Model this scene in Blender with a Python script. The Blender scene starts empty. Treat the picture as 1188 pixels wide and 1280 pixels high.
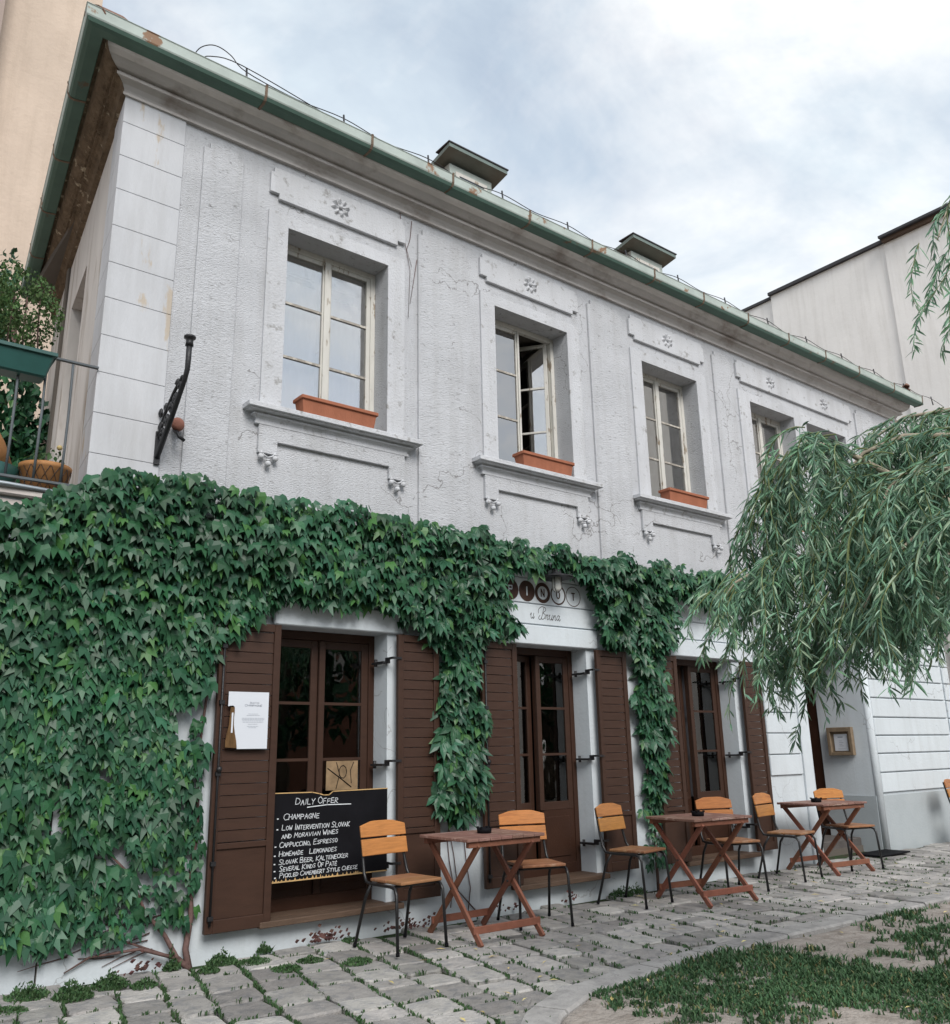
import bpy, math, random
from mathutils import Vector, Matrix, Euler, noise

S = bpy.context.scene
COL = S.collection
R = math.radians
rng = random.Random(7)

# ------------------------------------------------------------------ camera
CAM_LOC = Vector((0.0, -6.263, 1.312))
CAM_ROT = Euler((R(105.3923), R(1.1068), R(-38.1137)), 'XYZ')
FPX = 1096.61                                     # focal length in photo pixels (1188 wide)
cd = bpy.data.cameras.new('camera'); cam = bpy.data.objects.new('camera', cd); COL.objects.link(cam)
cam.location = CAM_LOC; cam.rotation_euler = CAM_ROT
cd.sensor_fit = 'HORIZONTAL'; cd.sensor_width = 36.0; cd.lens = FPX / 1188 * 36.0
cd.clip_start = 0.05; cd.clip_end = 2000
S.camera = cam

# ------------------------------------------------------------------ world, sun, exposure
SUN_DIR = Vector((-0.22, -0.74, 0.66)).normalized()   # towards the sun, veiled by cloud
elev = math.asin(SUN_DIR.z); azim = math.atan2(SUN_DIR.x, SUN_DIR.y)
w = bpy.data.worlds.new('World'); S.world = w; w.use_nodes = True
nt = w.node_tree; N = nt.nodes; L = nt.links
for n in list(N): N.remove(n)
out = N.new('ShaderNodeOutputWorld'); bg = N.new('ShaderNodeBackground')
sky = N.new('ShaderNodeTexSky'); sky.sky_type = 'NISHITA'; sky.sun_disc = False
sky.sun_elevation = elev; sky.sun_rotation = azim; sky.altitude = 200; sky.air_density = 1.0; sky.dust_density = 1.5
tc = N.new('ShaderNodeTexCoord'); mp = N.new('ShaderNodeMapping')
mp.inputs['Scale'].default_value = (1.0, 1.0, 1.9); mp.inputs['Location'].default_value = (0.35, 1.1, 0.2)
n1 = N.new('ShaderNodeTexNoise'); n1.inputs['Scale'].default_value = 1.7; n1.inputs['Detail'].default_value = 7; n1.inputs['Roughness'].default_value = 0.60; n1.inputs['Distortion'].default_value = 0.5
n2 = N.new('ShaderNodeTexNoise'); n2.inputs['Scale'].default_value = 2.6; n2.inputs['Detail'].default_value = 6; n2.inputs['Roughness'].default_value = 0.62; n2.inputs['Distortion'].default_value = 0.4
r1 = N.new('ShaderNodeValToRGB'); r1.color_ramp.elements[0].position = 0.34; r1.color_ramp.elements[1].position = 0.60
r1.color_ramp.elements[0].color = (0.42, 0.42, 0.42, 1); r1.color_ramp.elements[1].color = (0.96, 0.96, 0.96, 1)
r2 = N.new('ShaderNodeValToRGB'); r2.color_ramp.elements[0].position = 0.36; r2.color_ramp.elements[1].position = 0.60
r2.color_ramp.elements[0].color = (4.2, 4.75, 5.2, 1); r2.color_ramp.elements[1].color = (6.3, 6.35, 6.3, 1)
mx = N.new('ShaderNodeMixRGB')
L.new(tc.outputs['Generated'], mp.inputs['Vector']); L.new(mp.outputs['Vector'], n1.inputs['Vector']); L.new(mp.outputs['Vector'], n2.inputs['Vector'])
L.new(n1.outputs['Fac'], r1.inputs['Fac']); L.new(n2.outputs['Fac'], r2.inputs['Fac'])
L.new(r1.outputs['Color'], mx.inputs['Fac']); L.new(sky.outputs['Color'], mx.inputs['Color1']); L.new(r2.outputs['Color'], mx.inputs['Color2'])
L.new(mx.outputs['Color'], bg.inputs['Color']); bg.inputs['Strength'].default_value = 0.1
L.new(bg.outputs['Background'], out.inputs['Surface'])
sd = bpy.data.lights.new('sun', 'SUN'); sun = bpy.data.objects.new('sun', sd); COL.objects.link(sun)
sd.energy = 1.5; sd.angle = R(30); sd.color = (1.0, 0.97, 0.93)
sun.rotation_euler = SUN_DIR.to_track_quat('Z', 'Y').to_euler(); sun.location = (0, -20, 30)
S.view_settings.view_transform = 'Standard'; S.view_settings.look = 'None'
S.view_settings.exposure = 0.90; S.view_settings.gamma = 1.0; S.view_settings.use_curve_mapping = False
S.render.engine = 'CYCLES'
S.cycles.max_bounces = 6; S.cycles.diffuse_bounces = 3; S.cycles.glossy_bounces = 3; S.cycles.transparent_max_bounces = 10; S.cycles.transmission_bounces = 3
S.cycles.caustics_reflective = False; S.cycles.caustics_refractive = False

# ------------------------------------------------------------------ helpers
CAM_M = CAM_ROT.to_matrix()
def at(px, py, d):
    """photo direction (px,py) followed to d metres of horizontal distance from the camera"""
    v = CAM_M @ Vector(((px - 594) / FPX, -(py - 640) / FPX, -1))
    return CAM_LOC + v * (d / math.hypot(v.x, v.y))

class MB:
    def __init__(s): s.v = []; s.f = []; s.smooth = set()
    def add(s, vs, fs, smooth=False):
        b = len(s.v); s.v += [tuple(p) for p in vs]
        for f in fs:
            if smooth: s.smooth.add(len(s.f))
            s.f.append(tuple(i + b for i in f))
        return s
    def box(s, x0, x1, y0, y1, z0, z1):
        return s.add([(x0,y0,z0),(x1,y0,z0),(x1,y1,z0),(x0,y1,z0),(x0,y0,z1),(x1,y0,z1),(x1,y1,z1),(x0,y1,z1)],
                     [(0,3,2,1),(4,5,6,7),(0,1,5,4),(1,2,6,5),(2,3,7,6),(3,0,4,7)])
    def bar(s, a, b, wdt, hgt, up=(0,0,1)):
        a = Vector(a); b = Vector(b); d = (b - a).normalized(); u = Vector(up); r = d.cross(u).normalized(); u = r.cross(d).normalized()
        vs = []
        for p in (a, b):
            for i, j in ((-1,-1),(1,-1),(1,1),(-1,1)): vs.append(p + r*i*wdt/2 + u*j*hgt/2)
        return s.add(vs, [(0,1,2,3),(7,6,5,4),(0,4,5,1),(1,5,6,2),(2,6,7,3),(3,7,4,0)])
    def poly_y(s, pts, y0, y1):
        """polygon in x,z (counter-clockwise seen from -y) extruded from y0 (front) to y1"""
        n = len(pts); vs = [(x, y0, z) for x, z in pts] + [(x, y1, z) for x, z in pts]
        fs = [tuple(range(n)), tuple(range(2*n-1, n-1, -1))]
        for i in range(n): j = (i+1) % n; fs.append((i, n+i, n+j, j))
        return s.add(vs, fs)
    def tube(s, pts, r, n=8, caps=True):
        pts = [Vector(p) for p in pts]; rs = r if isinstance(r, (list, tuple)) else [r]*len(pts)
        vs = []; prev = None
        for i, p in enumerate(pts):
            if i == 0: t = pts[1]-pts[0]
            elif i == len(pts)-1: t = pts[-1]-pts[-2]
            else: t = (pts[i+1]-p).normalized() + (p-pts[i-1]).normalized()
            t.normalize()
            if prev is None:
                a = Vector((0,0,1)) if abs(t.z) < .9 else Vector((1,0,0))
                u = t.cross(a).normalized()
            else: u = (prev - t*prev.dot(t)).normalized()
            prev = u; v = t.cross(u)
            for k in range(n):
                an = 2*math.pi*k/n; vs.append(p + (u*math.cos(an) + v*math.sin(an))*rs[i])
        fs = []
        for i in range(len(pts)-1):
            for k in range(n): fs.append((i*n+k, i*n+(k+1)%n, (i+1)*n+(k+1)%n, (i+1)*n+k))
        s.add(vs, fs, True)
        if caps:
            b = len(s.v) - len(vs)
            s.f.append(tuple(b+k for k in range(n-1,-1,-1))); s.f.append(tuple(b+(len(pts)-1)*n+k for k in range(n)))
        return s
    def lathe(s, prof, c, n=20, axis='z', smooth=True):
        vs = []; c = Vector(c)
        for r, h in prof:
            for k in range(n):
                a = 2*math.pi*k/n; x, y = r*math.cos(a), r*math.sin(a)
                vs.append(c + (Vector((x,y,h)) if axis == 'z' else Vector((x,h,y)) if axis == 'y' else Vector((h,x,y))))
        fs = []
        for i in range(len(prof)-1):
            for k in range(n): fs.append((i*n+k, i*n+(k+1)%n, (i+1)*n+(k+1)%n, (i+1)*n+k))
        return s.add(vs, fs, smooth)
    def ball(s, c, r, n=8, m=6, sc=(1,1,1)):
        vs = []; c = Vector(c)
        for i in range(m+1):
            t = math.pi*i/m
            for k in range(n):
                a = 2*math.pi*k/n
                vs.append(c + Vector((r*sc[0]*math.sin(t)*math.cos(a), r*sc[1]*math.sin(t)*math.sin(a), r*sc[2]*math.cos(t))))
        fs = [(i*n+k, (i+1)*n+k, (i+1)*n+(k+1)%n, i*n+(k+1)%n) for i in range(m) for k in range(n)]
        return s.add(vs, fs, True)
    def sweep(s, prof, path, closed_prof=True, caps=True):
        """profile (outward offset, z) swept along a 2-D path; outward is to the right of travel, corners mitred"""
        P = [Vector((p[0], p[1])) for p in path]; m = len(P); k = len(prof); vs = []
        for i, p in enumerate(P):
            d0 = (P[i]-P[i-1]).normalized() if i else (P[1]-P[0]).normalized()
            d1 = (P[i+1]-P[i]).normalized() if i < m-1 else d0
            n0 = Vector((d0.y, -d0.x)); n1_ = Vector((d1.y, -d1.x)); b = (n0+n1_).normalized(); sc = 1/max(.2, b.dot(n0))
            for o, z in prof: q = p + b*o*sc; vs.append((q.x, q.y, z))
        fs = []
        for i in range(m-1):
            for j in range(k if closed_prof else k-1):
                jj = (j+1) % k; fs.append((i*k+j, (i+1)*k+j, (i+1)*k+jj, i*k+jj))
        if caps and closed_prof: fs += [tuple(range(k)), tuple((m-1)*k+j for j in range(k-1,-1,-1))]
        return s.add(vs, fs)
    def mesh(s, name):
        me = bpy.data.meshes.new(name); me.from_pydata(s.v, [], s.f)
        if s.smooth:
            me.polygons.foreach_set('use_smooth', [i in s.smooth for i in range(len(s.f))])
        me.update(); return me
    def build(s, name, mat, parent=None, bevel=0, local=False, seg=1):
        me = s.mesh(name); me.materials.append(mat)
        o = bpy.data.objects.new(name, me); COL.objects.link(o)
        attach(o, parent, local)
        if bevel:
            b = o.modifiers.new('bevel', 'BEVEL'); b.width = bevel; b.segments = seg; b.limit_method = 'ANGLE'
        return o

WORLD = {}
def wmat(o):
    return WORLD.get(o.name, Matrix.Identity(4))
def attach(o, parent, local=False):
    if parent is None: return
    o.parent = parent
    if not local:
        o.matrix_parent_inverse = wmat(parent).inverted()
def tag(o, label=None, cat=None, group=None, kind=None):
    if label: o['label'] = label
    if cat: o['category'] = cat
    if group: o['group'] = group
    if kind: o['kind'] = kind
    return o
def empty(name, loc, rz=0, label=None, cat=None, group=None):
    o = bpy.data.objects.new(name, None); COL.objects.link(o); o.empty_display_size = .2
    o.location = loc; o.rotation_euler = (0,0,rz)
    WORLD[o.name] = Matrix.Translation(Vector(loc)) @ Matrix.Rotation(rz, 4, 'Z')
    return tag(o, label, cat, group)
def inst(name, me, parent, M, kind=None):
    """a piece sharing mesh data, placed by a world matrix"""
    o = bpy.data.objects.new(name, me); COL.objects.link(o)
    if parent is not None:
        o.parent = parent; o.matrix_parent_inverse = wmat(parent).inverted()
    o.matrix_basis = M
    return o

# ------------------------------------------------------------------ materials
def mat(name, col, rough=.8, var=.12, vs=3.0, bump=.25, bs=60.0, spec=.3, metal=0, col2=None, c2pos=(.55,.7), c2s=2.0, stretch=(1,1,1), trans=0, bdist=.01, island=0, detail=4, accent=None, acc=.93, streak=0, crack=0):
    m = bpy.data.materials.new(name); m.use_nodes = True; t = m.node_tree; n = t.nodes; l = t.links
    p = n['Principled BSDF']; p.inputs['Roughness'].default_value = rough; p.inputs['Metallic'].default_value = metal
    p.inputs['Specular IOR Level'].default_value = spec
    tc_ = n.new('ShaderNodeTexCoord'); geo = n.new('ShaderNodeNewGeometry'); mp_ = n.new('ShaderNodeMapping'); mp_.inputs['Scale'].default_value = stretch
    l.new(geo.outputs['Position'], mp_.inputs['Vector'])
    na = n.new('ShaderNodeTexNoise'); na.inputs['Scale'].default_value = vs; na.inputs['Detail'].default_value = detail; na.inputs['Roughness'].default_value = .6
    l.new(mp_.outputs['Vector'], na.inputs['Vector'])
    ra = n.new('ShaderNodeValToRGB'); ra.color_ramp.elements[0].position = .25; ra.color_ramp.elements[1].position = .75
    lo = [c*(1-var) for c in col]; hi = [min(1, c*(1+var)) for c in col]
    ra.color_ramp.elements[0].color = (*lo, 1); ra.color_ramp.elements[1].color = (*hi, 1)
    l.new(na.outputs['Fac'], ra.inputs['Fac']); cur = ra.outputs['Color']
    if col2:
        nb = n.new('ShaderNodeTexNoise'); nb.inputs['Scale'].default_value = c2s; nb.inputs['Detail'].default_value = 6; nb.inputs['Roughness'].default_value = .62
        l.new(mp_.outputs['Vector'], nb.inputs['Vector'])
        rb = n.new('ShaderNodeValToRGB'); rb.color_ramp.elements[0].position = c2pos[0]; rb.color_ramp.elements[1].position = c2pos[1]
        l.new(nb.outputs['Fac'], rb.inputs['Fac'])
        mm = n.new('ShaderNodeMixRGB'); l.new(rb.outputs['Color'], mm.inputs['Fac']); l.new(cur, mm.inputs['Color1']); mm.inputs['Color2'].default_value = (*col2, 1); cur = mm.outputs['Color']
    if streak:
        mq = n.new('ShaderNodeMapping'); mq.inputs['Scale'].default_value = (5,5,.45); l.new(geo.outputs['Position'], mq.inputs['Vector'])
        nq = n.new('ShaderNodeTexNoise'); nq.inputs['Scale'].default_value = 1.6; nq.inputs['Detail'].default_value = 6; nq.inputs['Roughness'].default_value = .65; l.new(mq.outputs['Vector'], nq.inputs['Vector'])
        rq = n.new('ShaderNodeValToRGB'); rq.color_ramp.elements[0].position = .46; rq.color_ramp.elements[1].position = .74
        rq.color_ramp.elements[0].color = (1,1,1,1); rq.color_ramp.elements[1].color = (1-streak, 1-streak*1.05, 1-streak*1.15, 1)
        xq = n.new('ShaderNodeMixRGB'); xq.blend_type = 'MULTIPLY'; xq.inputs['Fac'].default_value = 1; l.new(nq.outputs['Fac'], rq.inputs['Fac']); l.new(cur, xq.inputs['Color1']); l.new(rq.outputs['Color'], xq.inputs['Color2']); cur = xq.outputs['Color']
    if crack:
        nd = n.new('ShaderNodeTexNoise'); nd.inputs['Scale'].default_value = 3.5; nd.inputs['Detail'].default_value = 5; l.new(geo.outputs['Position'], nd.inputs['Vector'])
        va = n.new('ShaderNodeVectorMath'); va.operation = 'MULTIPLY_ADD'; va.inputs[1].default_value = (.45,.45,.45); l.new(nd.outputs['Color'], va.inputs[0]); l.new(geo.outputs['Position'], va.inputs[2])
        vo = n.new('ShaderNodeTexVoronoi'); vo.feature = 'DISTANCE_TO_EDGE'; vo.inputs['Scale'].default_value = .85; l.new(va.outputs[0], vo.inputs['Vector'])
        lt = n.new('ShaderNodeMath'); lt.operation = 'LESS_THAN'; lt.inputs[1].default_value = .0035; l.new(vo.outputs['Distance'], lt.inputs[0])
        nm_ = n.new('ShaderNodeTexNoise'); nm_.inputs['Scale'].default_value = .9; l.new(geo.outputs['Position'], nm_.inputs['Vector']); gt = n.new('ShaderNodeMath'); gt.operation = 'GREATER_THAN'; gt.inputs[1].default_value = .53; l.new(nm_.outputs['Fac'], gt.inputs[0])
        pm = n.new('ShaderNodeMath'); pm.operation = 'MULTIPLY'; l.new(lt.outputs[0], pm.inputs[0]); l.new(gt.outputs[0], pm.inputs[1])
        pk = n.new('ShaderNodeMath'); pk.operation = 'MULTIPLY'; pk.inputs[1].default_value = crack; l.new(pm.outputs[0], pk.inputs[0])
        xc = n.new('ShaderNodeMixRGB'); l.new(pk.outputs[0], xc.inputs['Fac']); l.new(cur, xc.inputs['Color1']); xc.inputs['Color2'].default_value = (.16,.15,.145,1); cur = xc.outputs['Color']
    if island:
        hs = n.new('ShaderNodeHueSaturation'); ma = n.new('ShaderNodeMapRange'); ma.inputs['To Min'].default_value = 1-island; ma.inputs['To Max'].default_value = 1+island
        oi = n.new('ShaderNodeObjectInfo'); ad = n.new('ShaderNodeMath'); ad.operation = 'ADD'; fr = n.new('ShaderNodeMath'); fr.operation = 'FRACT'
        l.new(geo.outputs['Random Per Island'], ad.inputs[0]); l.new(oi.outputs['Random'], ad.inputs[1]); l.new(ad.outputs[0], fr.inputs[0])
        l.new(fr.outputs[0], ma.inputs['Value']); l.new(ma.outputs['Result'], hs.inputs['Value']); l.new(cur, hs.inputs['Color']); cur = hs.outputs['Color']
        ml = n.new('ShaderNodeMath'); ml.operation = 'MULTIPLY'; ml.inputs[1].default_value = 7.31; f2 = n.new('ShaderNodeMath'); f2.operation = 'FRACT'; m2 = n.new('ShaderNodeMapRange')
        m2.inputs['To Min'].default_value = .5-.03*island*2; m2.inputs['To Max'].default_value = .5+.025*island*2
        l.new(fr.outputs[0], ml.inputs[0]); l.new(ml.outputs[0], f2.inputs[0]); l.new(f2.outputs[0], m2.inputs['Value']); l.new(m2.outputs['Result'], hs.inputs['Hue'])
    if accent:
        m3 = n.new('ShaderNodeMath'); m3.operation = 'MULTIPLY'; m3.inputs[1].default_value = 13.7; f3 = n.new('ShaderNodeMath'); f3.operation = 'FRACT'; g3 = n.new('ShaderNodeMath'); g3.operation = 'GREATER_THAN'; g3.inputs[1].default_value = acc
        l.new(fr.outputs[0], m3.inputs[0]); l.new(m3.outputs[0], f3.inputs[0]); l.new(f3.outputs[0], g3.inputs[0])
        x3 = n.new('ShaderNodeMixRGB'); l.new(g3.outputs[0], x3.inputs['Fac']); l.new(cur, x3.inputs['Color1']); x3.inputs['Color2'].default_value = (*accent, 1); cur = x3.outputs['Color']
    l.new(cur, p.inputs['Base Color'])
    if bump:
        nc = n.new('ShaderNodeTexNoise'); nc.inputs['Scale'].default_value = bs; nc.inputs['Detail'].default_value = 3; nc.inputs['Roughness'].default_value = .6
        l.new(mp_.outputs['Vector'], nc.inputs['Vector'])
        bp = n.new('ShaderNodeBump'); bp.inputs['Strength'].default_value = bump; bp.inputs['Distance'].default_value = bdist
        l.new(nc.outputs['Fac'], bp.inputs['Height']); l.new(bp.outputs['Normal'], p.inputs['Normal'])
    if trans:
        tr = n.new('ShaderNodeBsdfTranslucent'); ms = n.new('ShaderNodeMixShader'); ms.inputs['Fac'].default_value = trans
        l.new(cur, tr.inputs['Color']); l.new(p.outputs['BSDF'], ms.inputs[1]); l.new(tr.outputs['BSDF'], ms.inputs[2])
        l.new(ms.outputs['Shader'], n['Material Output'].inputs['Surface'])
    return m
def glass(name, refl, tint=(1,1,1), rough=.01):
    m = bpy.data.materials.new(name); m.use_nodes = True; t = m.node_tree; n = t.nodes; l = t.links
    n.remove(n['Principled BSDF']); tr = n.new('ShaderNodeBsdfTransparent'); tr.inputs['Color'].default_value = (*tint, 1)
    gl = n.new('ShaderNodeBsdfGlossy'); gl.inputs['Roughness'].default_value = rough; gl.inputs['Color'].default_value = (1,.98,.95,1)
    fr = n.new('ShaderNodeFresnel'); fr.inputs['IOR'].default_value = 1.5; mu = n.new('ShaderNodeMath'); mu.operation = 'MULTIPLY_ADD'; mu.use_clamp = True
    mu.inputs[1].default_value = 1.2; mu.inputs[2].default_value = refl
    geo = n.new('ShaderNodeNewGeometry'); no = n.new('ShaderNodeTexNoise'); no.inputs['Scale'].default_value = 2.5; bp = n.new('ShaderNodeBump'); bp.inputs['Strength'].default_value = .10; bp.inputs['Distance'].default_value = .02
    l.new(geo.outputs['Position'], no.inputs['Vector']); l.new(no.outputs['Fac'], bp.inputs['Height']); l.new(bp.outputs['Normal'], gl.inputs['Normal'])
    ms = n.new('ShaderNodeMixShader'); l.new(fr.outputs['Fac'], mu.inputs[0]); l.new(mu.outputs[0], ms.inputs['Fac']); l.new(tr.outputs['BSDF'], ms.inputs[1]); l.new(gl.outputs['BSDF'], ms.inputs[2])
    l.new(ms.outputs['Shader'], n['Material Output'].inputs['Surface']); return m

M = {}
M['stucco'] = mat('rough cast upper wall', (.545,.555,.578), .92, .11, 1.3, .9, 62, .1, col2=(.30,.30,.305), c2pos=(.60,.70), c2s=22, stretch=(.7,1,1.8), bdist=.014, streak=.13, crack=.6)
M['plaster'] = mat('smooth upper plaster', (.555,.565,.588), .9, .10, 1.5, .8, 55, .1, col2=(.33,.325,.32), c2pos=(.585,.70), c2s=12, bdist=.009, streak=.12)
M['quoin'] = mat('quoin plaster', (.540,.550,.572), .9, .10, 2, .5, 55, .12, col2=(.50,.44,.37), c2pos=(.60,.635), c2s=2.6, stretch=(1.6,1,.45), bdist=.005, streak=.12)
M['limewash'] = mat('white lower plaster', (.60,.65,.685), .85, .05, 2, .35, 28, .2, col2=(.56,.60,.62), c2pos=(.58,.8), c2s=5, bdist=.008, streak=.08, crack=.35)
M['plinth'] = mat('grey plinth paint', (.40,.44,.46), .8, .08, 3, .25, 30, .2, col2=(.40,.43,.44), c2pos=(.5,.8), c2s=3)
M['sidewall'] = mat('stained side wall', (.56,.53,.50), .95, .1, 4, .5, 30, .1, col2=(.24,.19,.14), c2pos=(.53,.72), c2s=2.3, stretch=(1,1.6,.35))
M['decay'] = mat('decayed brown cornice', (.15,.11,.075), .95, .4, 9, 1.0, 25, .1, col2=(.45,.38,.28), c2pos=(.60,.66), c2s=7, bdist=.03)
M['cornice'] = mat('shade darkened cornice plaster', (.47,.445,.425), .9, .10, 4, .4, 35, .15, col2=(.28,.245,.22), c2pos=(.52,.70), c2s=3, stretch=(.8,1,1.3), bdist=.006)  # brown grey base, darkened a little to carry the shade under the gutter
M['copper'] = mat('dark green gutter metal', (.080,.140,.112), .6, .14, 4, .1, 40, .3, col2=(.13,.075,.045), c2pos=(.64,.70), c2s=3.5)  # gutter underside and end, a darker green than the lip
M['mint'] = mat('pale mint gutter lip', (.42,.475,.44), .65, .18, 3, .1, 40, .3, col2=(.26,.16,.10), c2pos=(.62,.66), c2s=4)
M['rust'] = mat('rusty strap', (.17,.12,.085), .8, .3, 30, .3, 80)
M['roof'] = mat('clay roof tile', (.19,.105,.075), .85, .25, 8, .4, 30)
M['frame'] = mat('peeling cream window paint', (.60,.585,.54), .6, .1, 10, .3, 60, .3, col2=(.30,.25,.19), c2pos=(.58,.63), c2s=16, stretch=(1,1,.35))
M['muntin'] = mat('weathered grey muntin', (.34,.31,.27), .7, .2, 20, .3, 60, .3, col2=(.55,.52,.46), c2pos=(.52,.58), c2s=18)
M['brown'] = mat('brown painted timber', (.050,.025,.0165), .5, .14, 6, .18, 50, .3, stretch=(1,1,4), bdist=.004)
M['browndark'] = mat('dark brown door timber', (.045,.020,.012), .45, .14, 6, .15, 50, .3)
M['sillwood'] = mat('worn brown sill board', (.105,.068,.047), .6, .25, 12, .3, 60, stretch=(.4,3,3))
M['iron'] = mat('black iron', (.014,.014,.016), .45, .3, 20, .3, 90, .5)
M['steel'] = mat('black painted steel tube', (.012,.012,.013), .35, .3, 20, .1, 80, .5, col2=(.11,.05,.025), c2pos=(.66,.72), c2s=14)
M['oak'] = mat('varnished oak slats', (.42,.180,.052), .38, .22, 9, .2, 40, .4, stretch=(1,1,9), bdist=.003, col2=(.30,.115,.035), c2pos=(.54,.7), c2s=4, island=.14)
M['seat'] = mat('worn oak seat', (.28,.135,.065), .5, .28, 9, .2, 40, .35, stretch=(1,7,1), bdist=.003, col2=(.38,.25,.16), c2pos=(.55,.7), c2s=4, island=.12)
M['teak'] = mat('red brown table timber', (.215,.118,.094), .6, .25, 9, .3, 40, .3, stretch=(1,6,6), bdist=.003, col2=(.40,.28,.235), c2pos=(.54,.68), c2s=5, island=.14)
M['teakleg'] = mat('red brown table leg', (.205,.083,.052), .6, .2, 9, .25, 50, .3, island=.12)
M['terra'] = mat('terracotta', (.335,.128,.074), .8, .12, 8, .25, 60, .2, col2=(.30,.11,.06), c2pos=(.55,.75), c2s=6, stretch=(1.5,1.5,.5))
M['board'] = mat('chalkboard', (.008,.008,.010), .75, .4, 3, .05, 60, .1)
M['chalk'] = mat('chalk writing', (.70,.73,.76), .9, .15, 30, 0)
M['barewood'] = mat('bare pine edge', (.55,.36,.16), .7, .2, 12, .2, 60)
M['paper'] = mat('white paper', (.64,.67,.72), .55, .02, 2, 0, spec=.3)
M['ink'] = mat('grey print', (.25,.28,.33), .7, .1, 30, 0)
M['bottle'] = mat('glossy brown bottle print', (.13,.075,.035), .2, .6, 12, 0, spec=.6, stretch=(3,3,.6))
M['signbrown'] = mat('dark brown sign paint', (.055,.028,.02), .7, .15, 20, .1, 50)
M['opal'] = mat('opal lamp glass', (.62,.62,.58), .25, .04, 5, 0, spec=.5)
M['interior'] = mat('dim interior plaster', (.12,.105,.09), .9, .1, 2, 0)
M['curtain'] = mat('pale reflection curtain', (.80,.81,.83), .9, .06, 3, 0, stretch=(9,1,.5), trans=.3)  # whitened to stand in for bright reflections in the upper panes
M['greycurtain'] = mat('grey net curtain', (.36,.36,.37), .9, .1, 3, 0, stretch=(9,1,.5), trans=.3)
M['glassup'] = glass('old window glass', .33)
M['glassdn'] = glass('dark door glass', .035, (.6,.6,.62))
M['stone'] = mat('granite sett', (.345,.330,.312), .82, .20, 7, .9, 42, .25, col2=(.23,.23,.235), c2pos=(.48,.70), c2s=11, island=.33, bdist=.014)
M['kerb'] = mat('kerb stone', (.345,.335,.325), .85, .14, 6, .8, 45, .2, col2=(.22,.215,.21), c2pos=(.48,.72), c2s=9, island=.14)
M['earth'] = mat('dark joint earth', (.060,.054,.040), .95, .3, 12, .8, 40, .1, col2=(.035,.062,.026), c2pos=(.42,.55), c2s=4)
M['soil'] = mat('dry trodden soil', (.34,.305,.275), .95, .18, 3, .9, 30, .1, col2=(.22,.19,.165), c2pos=(.48,.7), c2s=7, bdist=.02)
M['ground'] = mat('far ground', (.16,.15,.13), .95, .2, .5, 0)
M['grass'] = mat('lawn grass', (.060,.125,.055), .55, .25, 1.2, 0, spec=.25, island=.40, trans=.2, detail=2, accent=(.22,.20,.09), acc=.94)
M['weed'] = mat('joint weeds', (.060,.120,.048), .55, .25, 2, 0, spec=.25, island=.35, trans=.25)
M['ivy'] = mat('ivy leaf', (.026,.094,.045), .42, .25, 1.6, 0, spec=.36, island=.36, trans=.12, detail=2, accent=(.060,.165,.045), acc=.90)
M['creeper'] = mat('creeper leaf', (.026,.092,.046), .40, .25, 1.6, 0, spec=.40, island=.36, trans=.12, detail=2, accent=(.065,.160,.05), acc=.92)
M['vinestem'] = mat('vine stem', (.14,.085,.075), .85, .3, 20, .4, 60)
M['willowleaf'] = mat('willow leaf', (.145,.275,.175), .38, .3, 1.3, 0, spec=.5, island=.50, trans=.2, detail=2, accent=(.30,.40,.27), acc=.82)
M['willowtwig'] = mat('willow twig', (.15,.18,.07), .7, .2, 12, 0)
M['bark'] = mat('willow bark', (.16,.13,.10), .9, .3, 8, .8, 25)
M['limbbark'] = mat('pale willow limb bark', (.36,.31,.235), .85, .25, 10, .4, 40)
M['yellowleaf'] = mat('fallen yellow leaf', (.56,.47,.20), .7, .2, 30, 0, island=.3)
M['redleaf'] = mat('dry red leaf litter', (.075,.035,.030), .8, .3, 20, 0, island=.3)
M['beige'] = mat('beige neighbour render', (.56,.46,.375), .95, .12, .7, .4, 12, .1, col2=(.52,.42,.34), c2pos=(.55,.75), c2s=.8, bdist=.02, streak=.1)
M['beigeshade'] = mat('taupe neighbour render', (.36,.29,.255), .95, .08, .7, .3, 12, .1)  # neighbour's render colour darkened to stand for its shaded return
M['offwhite'] = mat('off white neighbour render', (.88,.86,.83), .95, .07, .6, .3, 12, .1, streak=.12)
M['bluegrey'] = mat('slate coping', (.06,.06,.065), .8, .2, 4, .1, 20)
M['planter'] = mat('dark green planter', (.022,.085,.075), .35, .15, 6, .05, 40, .5)
M['clay'] = mat('ochre clay pot', (.37,.18,.07), .7, .18, 6, .2, 40)
M['slab'] = mat('terrace slab', (.55,.50,.47), .9, .1, 4, .4, 30)
M['zinc'] = mat('zinc edging', (.42,.46,.49), .4, .1, 6, .05, 40, .5, metal=.6)
M['railing'] = mat('grey railing paint', (.10,.115,.125), .5, .2, 10, .1, 50)
M['zincgrey'] = mat('grey green sheet metal', (.16,.205,.19), .6, .15, 4, .1, 30)
M['boardtan'] = mat('tan drawing paper', (.27,.185,.105), .8, .4, 9, 0)
M['rustball'] = mat('rusty cap', (.25,.11,.08), .8, .2, 20, .3, 60)
M['brick'] = mat('opposite brick', (.26,.12,.08), .9, .2, 3, .3, 30)
M['notice'] = mat('notice box timber', (.22,.165,.11), .6, .2, 15, .2, 60)
M['shrub'] = mat('balcony shrub leaf', (.075,.135,.045), .6, .3, 4, 0, island=.4, trans=.25)
M['stonestep'] = mat('dark stone step', (.10,.09,.085), .85, .2, 6, .4, 40)

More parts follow.
